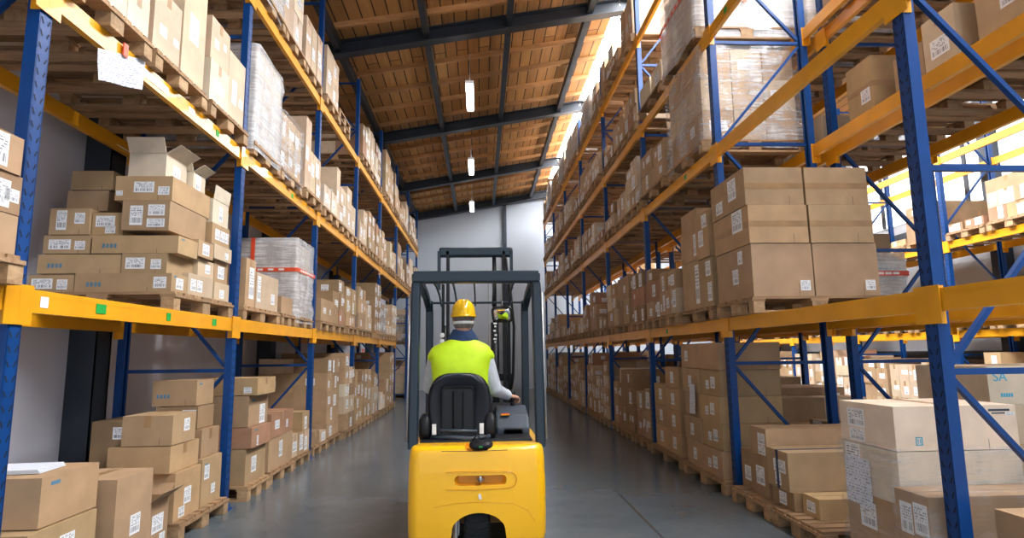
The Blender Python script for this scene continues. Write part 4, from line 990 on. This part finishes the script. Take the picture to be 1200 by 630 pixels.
# chassis, floor, cowl
q = MB(); q.box(-.49, .49, .98, 1.1, .09, .7); q.box(-.49, -.34, 1.1, 1.62, .42, .62); q.box(.34, .49, 1.1, 1.62, .42, .62); q.box(-.34, .34, 1.1, 1.66, .16, .4); q.build('chassis', 'fbody', fl, bevel=.015)
q = MB(); q.box(-.42, .42, .66, 1.62, .4, .44); q.build('floor_plate', 'black', fl)
q = MB()
q.rings([[Vector((x, y, z)) for x, z in ((-.45, .44), (.45, .44), (.45, zt), (.36, zt+.06), (-.36, zt+.06), (-.45, zt))] for y, zt in ((1.46, .84), (1.56, .9), (1.64, .86))])
q.build('front_cowl', 'black', fl, bevel=.012)
# battery hood under the seat
q = MB(); q.box(-.43, .42, .2, .98, .7, .795); q.build('battery_hood', 'black', fl, bevel=.02)
# seat
st = []
for x0, x1, y0_, y1_, z0, z1 in ((-.4, .1, .4, .95, .8, .93),):
    q = MB(); q.rings([[Vector((-.15+a*k, .68+b_*k, z)) for a, b_ in rrect(.25, .27, .09, 5)] for z, k in ((.8, .9), (.83, 1), (.9, 1), (.93, .95), (.94, .7))]); q.build('seat_cushion', 'vinyl', fl, smooth=True)
def back_outline(sx, sz, cz=1.02):
    pts = []
    for k in range(40):
        t = 2*math.pi*k/40; c_, s_ = math.cos(t), math.sin(t); e = .55
        x = sx*math.copysign(abs(c_)**e, c_); z = sz*math.copysign(abs(s_)**(.75 if s_ > 0 else .5), s_)
        x *= 1-.16*max(0, -z/sz)**1.5 - .03*max(0, z/sz)
        pts.append((x, z+cz))
    return pts
q = MB(); sxc, szc = .25, .262
rs = []
for y, k in ((.33, .72), (.31, .86), (.315, .96), (.34, 1.0), (.37, .99), (.395, .93)): rs.append([Vector((-.137+x*k, y+.05*((z-.76)/.5), 1.02+(z-1.02)*k)) for x, z in back_outline(sxc, szc)])
q.rings(rs); q.build('seat_backrest', 'vinyl', fl, smooth=True)
q = MB(); rs = []
for y, k in ((.296, .9), (.29, 1.), (.32, 1.02)): rs.append([Vector((-.145+a*k, y+.05*((z_+.99-.76)/.5)*.8, .99+z_*k)) for a, z_ in rrect(.125, .19, .03, 4)])
q.rings(list(reversed(rs))); q.build('backrest_shell', 'black', fl, bevel=.004)
q = MB(); q.rings([[Vector((-.145+a*k, y, 1.0+z_)) for a, z_ in rrect(.03, .15, .01, 3)] for y, k in ((.3, 1.4), (.283, 1.))]); q.build('backrest_rib', 'black', fl, smooth=False)
q = MB(); q.tube([(-.33, .31, 1.2), (-.25, .292, 1.262), (-.145, .288, 1.278), (-.04, .292, 1.262), (.04, .31, 1.2)], .008, 8); q.build('backrest_piping', 'dgrey', fl, smooth=True)
for x in (-.4, .1):
    q = MB(); q.rings([[Vector((x+a*k, .36+b_*k, z)) for a, b_ in rrect(.045, .1, .03, 4)] for z, k in ((.79, .8), (.84, 1), (.93, .95), (.975, .5))]); q.build('hip_restraint', 'black', fl, smooth=True)
for x in (-.325, .035):
    q = MB(); q.box(x-.014, x+.014, .262, .268, .83, .9); q.box(x-.016, x+.016, .268, .275, .825, .905); q.build('seat_tag', 'white', fl)
q = MB(); q.rings([[Vector((.03+a*k, .06+b_*k, z)) for a, b_ in rrect(.085, .075, .05, 5)] for z, k in ((.745, .7), (.765, 1.), (.785, 1.), (.8, .8), (.806, .3))]); q.tube([(-.03, .06, .81), (.0, .04, .85), (.03, .06, .82), (.07, .05, .84)], .008, 8)
o = q.build('charging_socket', 'black', fl, smooth=True)
q = MB(); q.box(.015, .04, -.018, -.012, .768, .778); q.build('socket_mark', 'green', o)
q = MB(); q.tube([(-.35, .3, .8), (-.2, .24, .81), (-.05, .22, .8), (.1, .26, .81)], .016, 8); q.tube([(-.28, .25, .86), (.0, .25, .85)], .012, 8); q.build('seat_frame', 'dgrey', fl, smooth=True)
# console and joystick on the right
q = MB(); pr = [(.5, .72), (1.02, .72), (1.02, .93), (.92, .985), (.62, .93), (.5, .84)]
q.rings([[Vector((x, y, z)) for y, z in pr] for x in (.15, .42)]); q.build('armrest_console', 'dgrey', fl, bevel=.018)
q = MB(); q.rings([[Vector((.29+a*k, y, .8+z_*k)) for a, z_ in rrect(.075, .035, .02, 4)] for y, k in ((.5, 1), (.49, 1.04), (.485, .9), (.53, .8))]); q.build('console_tray', 'black', fl)
q = MB(); T = Matrix.Translation((.23, .62, .934)) @ Matrix.Rotation(R(10), 4, 'X'); q.box(-.035, .035, -.015, .015, -.001, .004, 0, T=T); o = q.build('warning_sticker', 'red', fl)
q = MB(); q.box(-.035, .035, -.035, -.015, -.001, .004, 0, T=T); q.build('sticker_band', 'yellow', o)
JX, JY, JZ = .305, .9, 1.02
q = MB(); q.tube([(JX, JY, .97), (JX, JY+.005, 1.03)], [.02, .014], 10); q.limb((JX, JY, 1.03), (JX, JY, 1.09), .024, .027, 12); q.build('joystick', 'black', fl, smooth=True)
# steering wheel and column
q = MB(); T = Matrix.Translation((-.2, 1.26, 1.08)) @ Matrix.Rotation(R(-38), 4, 'X'); n = 32
q.tube([T @ Vector((.165*math.cos(2*math.pi*k/n), .165*math.sin(2*math.pi*k/n), 0)) for k in range(n+1)], .014, 8)
for k in range(3): q.tube([T @ Vector((0, 0, -.01)), T @ Vector((.16*math.cos(k*2.09+.5), .16*math.sin(k*2.09+.5), 0))], .011, 6)
q.ell(T @ Vector((0, 0, 0)), (.045, .045, .03)); q.build('steering_wheel', 'black', fl, smooth=True)
q = MB(); q.tube([(-.2, 1.27, 1.06), (-.2, 1.52, .86)], [.03, .05], 12); q.build('steering_column', 'black', fl, smooth=True)
# overhead guard
def hoop(name, y, hw, z0, z1, prof, yb, rc=.09, mat='fguard', cx=0.):
    pts = [(-hw, yb, z0), (-hw, y, z1-rc)]
    for k in range(1, 8):
        t = R(180-90*k/8); pts.append((-hw+rc+rc*math.cos(t), y, z1-rc+rc*math.sin(t)))
    pts += [(-hw+rc, y, z1), (hw-rc, y, z1)]
    for k in range(1, 8):
        t = R(90-90*k/8); pts.append((hw-rc+rc*math.cos(t), y, z1-rc+rc*math.sin(t)))
    pts += [(hw, y, z1-rc), (hw, yb, z0)]
    q = MB(); q.sweep([(x+cx, yy, z) for x, yy, z in pts], prof, (0, 1, 0)); return q.build(name, mat, fl, smooth=False)
hoop('rear_guard_frame', .3, .472, .74, 2.02, rrect(.045, .036, .018, 3), .16, .06)
for x in (-.465, .465):
    q = MB(); q.sweep([(x, 1.52, .82), (x, 1.47, 1.84), (x, 1.42, 1.93)], rrect(.03, .035, .012, 3), (0, 1, 0)); q.build('front_pillar', 'fguard', fl)
q = MB(); q.tube([(-.46, 1.46, 1.925), (.46, 1.46, 1.925)], .011, 8); q.build('front_crossbar', 'fguard', fl)
q = MB()
q.sweep([(-.49, .3, 2.03), (.49, .3, 2.03)], rrect(.06, .045, .012, 3), (0, 1, 0)); q.build('rear_crossbeam', 'fguard', fl)
for x in (-.478, .478):
    q = MB(); q.sweep([(x, .3, 2.03), (x, .8, 2.02), (x, 1.2, 1.97), (x, 1.47, 1.9)], rrect(.03, .032, .01, 3), (1, 0, 0)); q.build('roof_side_rail', 'fguard', fl)
for x in (-.35, -.2, -.02, .15, .31):
    q = MB(); q.sweep([(x, .33, 2.02), (x, .8, 2.02), (x, 1.2, 1.975), (x, 1.45, 1.905)], rrect(.007, .018, .005, 2), (1, 0, 0)); q.build('roof_bar', 'fguard', fl)
for x in (-.515, .515):
    q = MB(); s_ = 1 if x > 0 else -1; q.tube([(x-s_*.0, .13, .8), (x, .27, 1.9)], .008, 8); q.build('grab_rail', 'steel', fl, smooth=True)
# mast
for x in (-.31, .28):
    q = MB(); s_ = 1 if x > 0 else -1
    for dx, w in ((0, .026), (s_*.05, .02)):
        X_ = x+dx; q.box(X_-w/2, X_+w/2, 1.8, 1.83, .12, 2.5-(0 if dx == 0 else .35)); q.box(X_-w/2, X_+w/2, 1.9, 1.93, .12, 2.5-(0 if dx == 0 else .35)); q.box(X_-s_*w/2-.005, X_-s_*w/2+.005, 1.83, 1.9, .12, 2.5-(0 if dx == 0 else .35))
    q.build('mast_rail', 'black', fl)
q = MB(); q.box(-.4, .375, 1.8, 1.9, 2.44, 2.54); q.build('mast_crossbar', 'fguard', fl, bevel=.02)
q = MB(); q.box(-.39, .37, 1.84, 1.92, .5, .6); q.box(-.39, .37, 1.84, 1.92, 1.15, 1.22); q.build('mast_tie', 'black', fl)
for x in (-.4, .36):
    q = MB(); q.box(x-.015, x+.015, 1.8, 1.9, 2.1, 2.5); q.build('mast_head_plate', 'fguard', fl)
q = MB(); q.tube([(.18, 1.86, .3), (.18, 1.86, 1.75)], .042, 16); q.tube([(.18, 1.86, 1.75), (.18, 1.86, 2.46)], .022, 12); q.build('lift_cylinder', 'black', fl, smooth=True)
q = MB(); q.tube([(.12, 1.82, 2.3), (.12, 1.78, 1.6), (.12, 1.8, .5)], .009, 8); q.build('lift_chain', 'steel', fl)
q = MB(); q.tube([(.3, 1.78, 2.42), (.34, 1.76, 2.1), (.375, 1.76, 1.7), (.36, 1.76, 1.2), (.3, 1.78, .8)], .014, 8, cap=True); q.build('hydraulic_hose', 'black', fl, smooth=True)
q = MB(); q.tube([(-.33, 1.76, 1.72), (-.34, 1.76, 1.3), (-.3, 1.78, .8)], .012, 8); q.build('hydraulic_hose', 'black', fl, smooth=True)
q = MB()
for k, zz in enumerate((1.74, 1.71, 1.665, 1.62, 1.58, 1.55)):
    q.box(.165+(k % 2)*.01, .2-(k % 3)*.006, 1.812, 1.816, zz-.011, zz+.006)
q.build('mast_lettering', 'white', fl)
for zz in (1.62, 1.56): 
    q = MB(); q.tube([(-.36, 1.75, zz), (-.36, 1.77, zz)], .024, 14); q.tube([(-.36, 1.745, zz), (-.36, 1.75, zz)], .014, 12); q.build('work_lamp', 'white', fl)
# carriage and forks ahead of the mast
q = MB()
for z in (.12, .5): q.box(-.45, .45, 1.96, 2.0, z, z+.1)
q.build('fork_carriage', 'black', fl)
for x in (-.25, .25):
    q = MB(); q.box(x-.05, x+.05, 2.0, 2.04, .05, .62); q.box(x-.05, x+.05, 2.0, 3.0, .05, .09); q.build('fork', 'black', fl, bevel=.008)
# rear view mirror hanging from the guard
T = Matrix.Translation((.235, 1.18, 1.79)) @ Matrix.Rotation(R(-20), 4, 'Z') @ Matrix.Rotation(R(20), 4, 'X')
q = MB(); q.rings([[T @ Vector((a*k, y, z_*k)) for a, z_ in rrect(.105, .078, .045, 5)] for y, k in ((.04, .5), (.03, .9), (0, 1.), (-.012, .97), (-.012, .86))], cap=True); o = q.build('mirror_housing', 'black', fl, smooth=False)
q = MB(); rs = []
for k in (1., .75, .5, .25, .02): rs.append([T @ Vector((a*k, -.0125-.012*(1-k*k), z_*k)) for a, z_ in rrect(.091, .066, .038, 5)])
q.rings(rs); q.build('mirror_glass', 'glass_mirror', o, smooth=True)
q = MB(); q.tube([(.235, 1.2, 1.86), (.235, 1.3, 1.93)], .009, 8); q.build('mirror_arm', 'black', o)

# ------------------------------------------------------------------ driver
DX, DY = -.165, 5.12
pe = thing('person', 'forklift driver seen from behind in yellow helmet and lime vest, hand on the lever', 'person', (DX, DY, .93))
L_ = Vector((DX, DY, .93))
def W(x, y, z): return Vector((x, y, z)) - L_       # world to local
sh_r, el_r, wr_r = W(.03, 5.14, 1.42), W(.12, 5.1, 1.13), W(.235, 5.29, 1.07)
sh_l, el_l, wr_l = W(-.37, 5.14, 1.42), W(-.44, 5.28, 1.15), W(-.37, 5.56, 1.1)
def hand(q, wrist, fwd, palm, thumb_side, curl):
    """palm plus four bent fingers and a side thumb; palm = direction the palm faces"""
    f = Vector(fwd).normalized(); n = Vector(palm).normalized(); n = (n-f*n.dot(f)).normalized(); s_ = n.cross(f).normalized()*thumb_side
    P0 = wrist + f*.012; q.limb(wrist-f*.03, P0, .026, .028, 12)
    for k in range(4):
        o_ = s_*(.03-.02*k); q.limb(P0+o_*.55, P0+f*.078+o_, .017, .0135, 10)
    for k, (ln, b0) in enumerate(((.07, 0), (.078, 0), (.073, 0), (.058, 0))):
        p = P0+f*.08+s_*(.03-.02*k); d = f.copy(); a = 0
        for j, (r_, t) in enumerate(((.0098, .45), (.009, .3), (.008, .25))):
            a += R(curl[j]); d = f*math.cos(a)+n*math.sin(a); e = p+d*ln*t; q.limb(p, e, r_, r_*.92, 8); p = e
    p = P0+f*.018+s_*.026; d1 = (f*.6+s_*.75+n*.35).normalized(); e = p+d1*.04; q.limb(p, e, .014, .0115, 8)
    d2 = (f*.85+s_*.15+n*.6).normalized(); e2 = e+d2*.032; q.limb(e, e2, .011, .0095, 8); q.limb(e2, e2+(d2+n*.3).normalized()*.022, .0095, .008, 8)
q = MB()
hc = W(-.145, 5.17, 1.715)
q.ell(hc+Vector((0, .0, .03)), (.078, .098, .105), 20, 14); q.ell(hc+Vector((0, .025, -.045)), (.06, .072, .065), 16, 10)      # cranium, jaw
q.limb(hc+Vector((0, .1, .0)), hc+Vector((0, .118, -.022)), .012, .014, 8)                                                   # nose
for s_ in (-1, 1):
    q.ell(hc+Vector((s_*.08, .005, -.01)), (.011, .02, .032), 10, 8)                                                          # ears
    q.ell(hc+Vector((s_*.033, .085, .03)), (.022, .014, .009), 8, 6)                                                          # brow
q.ell(hc+Vector((0, .09, -.055)), (.026, .012, .008), 10, 6)                                                                 # mouth
q.limb(W(-.155, 5.14, 1.5), hc+Vector((0, -.005, -.04)), .064, .058, 16)                                                      # neck
q.limb(W(-.165, 5.14, 1.02), W(-.165, 5.14, 1.38), .11, .12, 18); q.limb(sh_l*.8+sh_r*.2, sh_r*.8+sh_l*.2, .075, .075, 14)
for a, e, w in ((sh_r, el_r, wr_r), (sh_l, el_l, wr_l)):
    q.limb(a, e, .056, .043, 14); q.limb(e, w, .043, .028, 14)
hand(q, wr_r, W(.3, 5.345, 1.055)-wr_r, (0, .25, -1), -1, (28, 45, 40))
hand(q, wr_l, (.35, .9, -.05), (.2, .1, -1), 1, (40, 55, 45))
for s_, kx in ((-1, -.36), (1, .04)):
    hp, kn, an = W(-.165+s_*.1, 5.16, 1.0), W(kx, 5.6, 1.02), W(kx, 5.72, .56)
    q.limb(hp, kn, .085, .06, 14); q.limb(kn, an, .055, .042, 14)
body = q.build('body', 'skin', pe)
md = body.modifiers.new('r', 'REMESH'); md.mode = 'VOXEL'; md.voxel_size = .0045; md.use_smooth_shade = True
ms = body.modifiers.new('s', 'SMOOTH'); ms.factor = .5; ms.iterations = 3
evaluated(body)
def cloth(name, mat, fn, vox=.007, it=6):
    q = MB(); fn(q); o = q.build(name, mat, pe); md = o.modifiers.new('r', 'REMESH'); md.mode = 'VOXEL'; md.voxel_size = vox; md.use_smooth_shade = True
    ms = o.modifiers.new('s', 'SMOOTH'); ms.factor = .6; ms.iterations = it; evaluated(o); return o
def sleeves(q):
    for a, e, w in ((sh_r, el_r, wr_r), (sh_l, el_l, wr_l)):
        q.limb(a, e, .074, .06, 16); q.limb(e, w+(e-w).normalized()*.05, .06, .043, 16)
        for t in (.25, .5, .75):
            p = a.lerp(e, t); q.ell(p, (.07-.01*t, .07-.01*t, .03), 14, 8)
        p = e.lerp(w, .82); d = (w-e).normalized(); q.limb(p, p+d*.02, .046, .046, 16)
    q.limb(W(-.165, 5.14, 1.1), W(-.165, 5.14, 1.38), .125, .13, 16)
cloth('shirt', 'shirt', sleeves)
def trs(q):
    for s_, kx in ((-1, -.36), (1, .04)):
        hp, kn, an = W(-.165+s_*.1, 5.16, 1.0), W(kx, 5.6, 1.02), W(kx, 5.72, .56)
        q.limb(hp, kn, .1, .075, 16); q.limb(kn, an, .07, .06, 16)
    q.limb(W(-.26, 5.14, 1.02), W(-.07, 5.14, 1.02), .13, .13, 16)
cloth('trousers', 'trousers', trs)
for kx in (-.36, .04):
    q = MB(); q.limb(W(kx, 5.7, .5), W(kx, 5.9, .485), .05, .045, 14); q.limb(W(kx, 5.72, .56), W(kx, 5.7, .5), .055, .055, 12)
    o = q.build('work_boot', 'black', pe, smooth=True)
# vest: superellipse sections, sloping shoulders
q = MB(); rs = []
for z, hw, hd, cx, cy in ((.955, .215, .15, -.175, 5.13), (1.05, .222, .155, -.17, 5.13), (1.2, .236, .16, -.168, 5.13), (1.32, .25, .16, -.166, 5.13), (1.4, .258, .15, -.165, 5.13), (1.45, .262, .135, -.165, 5.135), (1.485, .248, .12, -.165, 5.14), (1.515, .2, .105, -.162, 5.14), (1.54, .135, .09, -.158, 5.145), (1.555, .095, .078, -.155, 5.15)):
    ring = []
    for k in range(44):
        t = 2*math.pi*k/44; c_, s_ = math.cos(t), math.sin(t); e = .72
        wv = .006*math.sin(z*38+t*3)+.005*mnoise.noise(Vector((c_*3, s_*3, z*9)))
        ring.append(W(cx+(hw+wv)*math.copysign(abs(c_)**e, c_), cy+(hd+wv)*math.copysign(abs(s_)**e, s_), z))
    rs.append(ring)
q.rings(rs, cap=False); v_ = q.build('safety_vest', 'vest', pe, smooth=True); md = v_.modifiers.new('s', 'SUBSURF'); md.levels = md.render_levels = 1
# shoulder caps of the vest
for s_ in (-1, 1):
    q = MB(); c_ = W(-.165+s_*.2, 5.14, 1.425); T = Matrix.Rotation(s_*R(28), 4, 'Y').to_3x3(); q.ell(c_, (.088, .1, .062), 20, 12, T=T); q.build('vest_shoulder', 'vest', v_, smooth=True)
# navy collar
q = MB(); rs = []
for z, hw, hd in ((1.525, .135, .1), (1.55, .132, .098), (1.575, .118, .09), (1.6, .1, .085), (1.625, .085, .08), (1.63, .078, .074), (1.6, .075, .07)):
    rs.append([W(-.152+hw*math.cos(2*math.pi*k/36), 5.15+hd*math.sin(2*math.pi*k/36)+.02*(z-1.5), z+.008*math.sin(2*math.pi*k/36*2+1)) for k in range(36)])
q.rings(rs, cap=False); q.build('collar', 'navy', pe, smooth=True)
# grey hair under the helmet
q = MB(); rs = []
for z, k in ((-.065, .9), (-.05, 1.0), (-.02, 1.03), (.02, 1.05), (.06, 1.03)):
    rs.append([hc+Vector((.08*k*math.cos(t), .004+.1*k*math.sin(t), z+(.05*max(0, math.sin(t)+.2)))) for t in [2*math.pi*j/32 for j in range(32)]])
q.rings(rs, cap=False); q.build('hair', 'hair', pe, smooth=True)
for s_ in (-1, 1):
    q = MB(); q.ell(hc+Vector((s_*.03, .096, .008)), (.011, .006, .007), 10, 6); q.build('eye', 'white', body)
    q = MB(); q.ell(hc+Vector((s_*.03, .1015, .008)), (.0045, .002, .0045), 8, 6); q.build('iris', 'black', body)
# hard hat
q = MB(); rs = []; n = 48
prof = [(.0, .122), (.008, .124), (.02, .113), (.05, .111), (.085, .104), (.115, .09), (.138, .068), (.15, .042), (.155, .012)]
for z, r_ in prof:
    ring = []
    for k in range(n):
        t = 2*math.pi*k/n; c_, s_ = math.cos(t), math.sin(t)
        rx, ry_ = r_*.93, r_*1.14
        rr_ = 1.
        if z < .015 and s_ > 0: rr_ = 1+.22*s_**2
        x, y = rx*c_, ry_*s_*rr_
        rid = 0
        for xr in (-.034, 0, .034): rid = max(rid, math.exp(-((x-xr)/.007)**2))
        ring.append(hc+Vector((x, y-.004, .022+z+(rid*.011 if z > .1 else 0))))
    rs.append(ring)
q.rings(rs); hh = q.build('hard_hat', 'hat', pe, smooth=True); md = hh.modifiers.new('s', 'SUBSURF'); md.levels = md.render_levels = 1
for xr in (-.036, 0, .036):
    q = MB(); pts = []
    for k in range(13):
        t = R(28+124*k/12); pts.append(hc+Vector((xr, -.004-.112*math.cos(t)*(1-.1*(xr != 0)), .03+.146*math.sin(t)-(.012 if xr else 0))))
    q.sweep(pts, rrect(.009, .009, .005, 3), (1, 0, 0)); q.build('helmet_rib', 'hat', hh, smooth=True)
q = MB(); rs = []
for z, k in ((-.035, 1.06), (-.01, 1.1)):
    rs.append([hc+Vector((.08*k*math.cos(t), .002+.1*k*math.sin(t), z)) for t in [math.pi+math.pi*j/24 for j in range(25)]])
    rs[-1] += [hc+Vector((.08*k*1.03*math.cos(t), .002+.1*k*1.03*math.sin(t), z)) for t in [math.pi+math.pi*j/24 for j in range(24, -1, -1)]]
q.rings(rs); q.build('helmet_headband', 'white', hh, smooth=True)
for s_ in (-1, 1):
    q = MB(); q.tube([hc+Vector((s_*.09, -.01, .03)), hc+Vector((s_*.088, .02, -.03)), hc+Vector((s_*.05, .06, -.1))], .004, 6); q.build('chin_strap', 'black', hh)

# ------------------------------------------------------------------ light: daylight from the skylight; hall left open behind the camera to add fill
w = bpy.data.worlds.new('daylight'); bpy.context.scene.world = w; w.use_nodes = True
bg = w.node_tree.nodes['Background']; bg.inputs[0].default_value = (.86, .93, 1, 1); bg.inputs[1].default_value = 1.15
sc = bpy.context.scene
sc.view_settings.view_transform = 'Standard'; sc.view_settings.look = 'None'; sc.view_settings.gamma = 1; sc.view_settings.use_curve_mapping = False
sc.view_settings.exposure = 0.16
sc.cycles.use_denoising = True; sc.cycles.max_bounces = 8; sc.cycles.diffuse_bounces = 5; sc.cycles.glossy_bounces = 3; sc.cycles.transparent_max_bounces = 12
sc.cycles.sample_clamp_indirect = 6
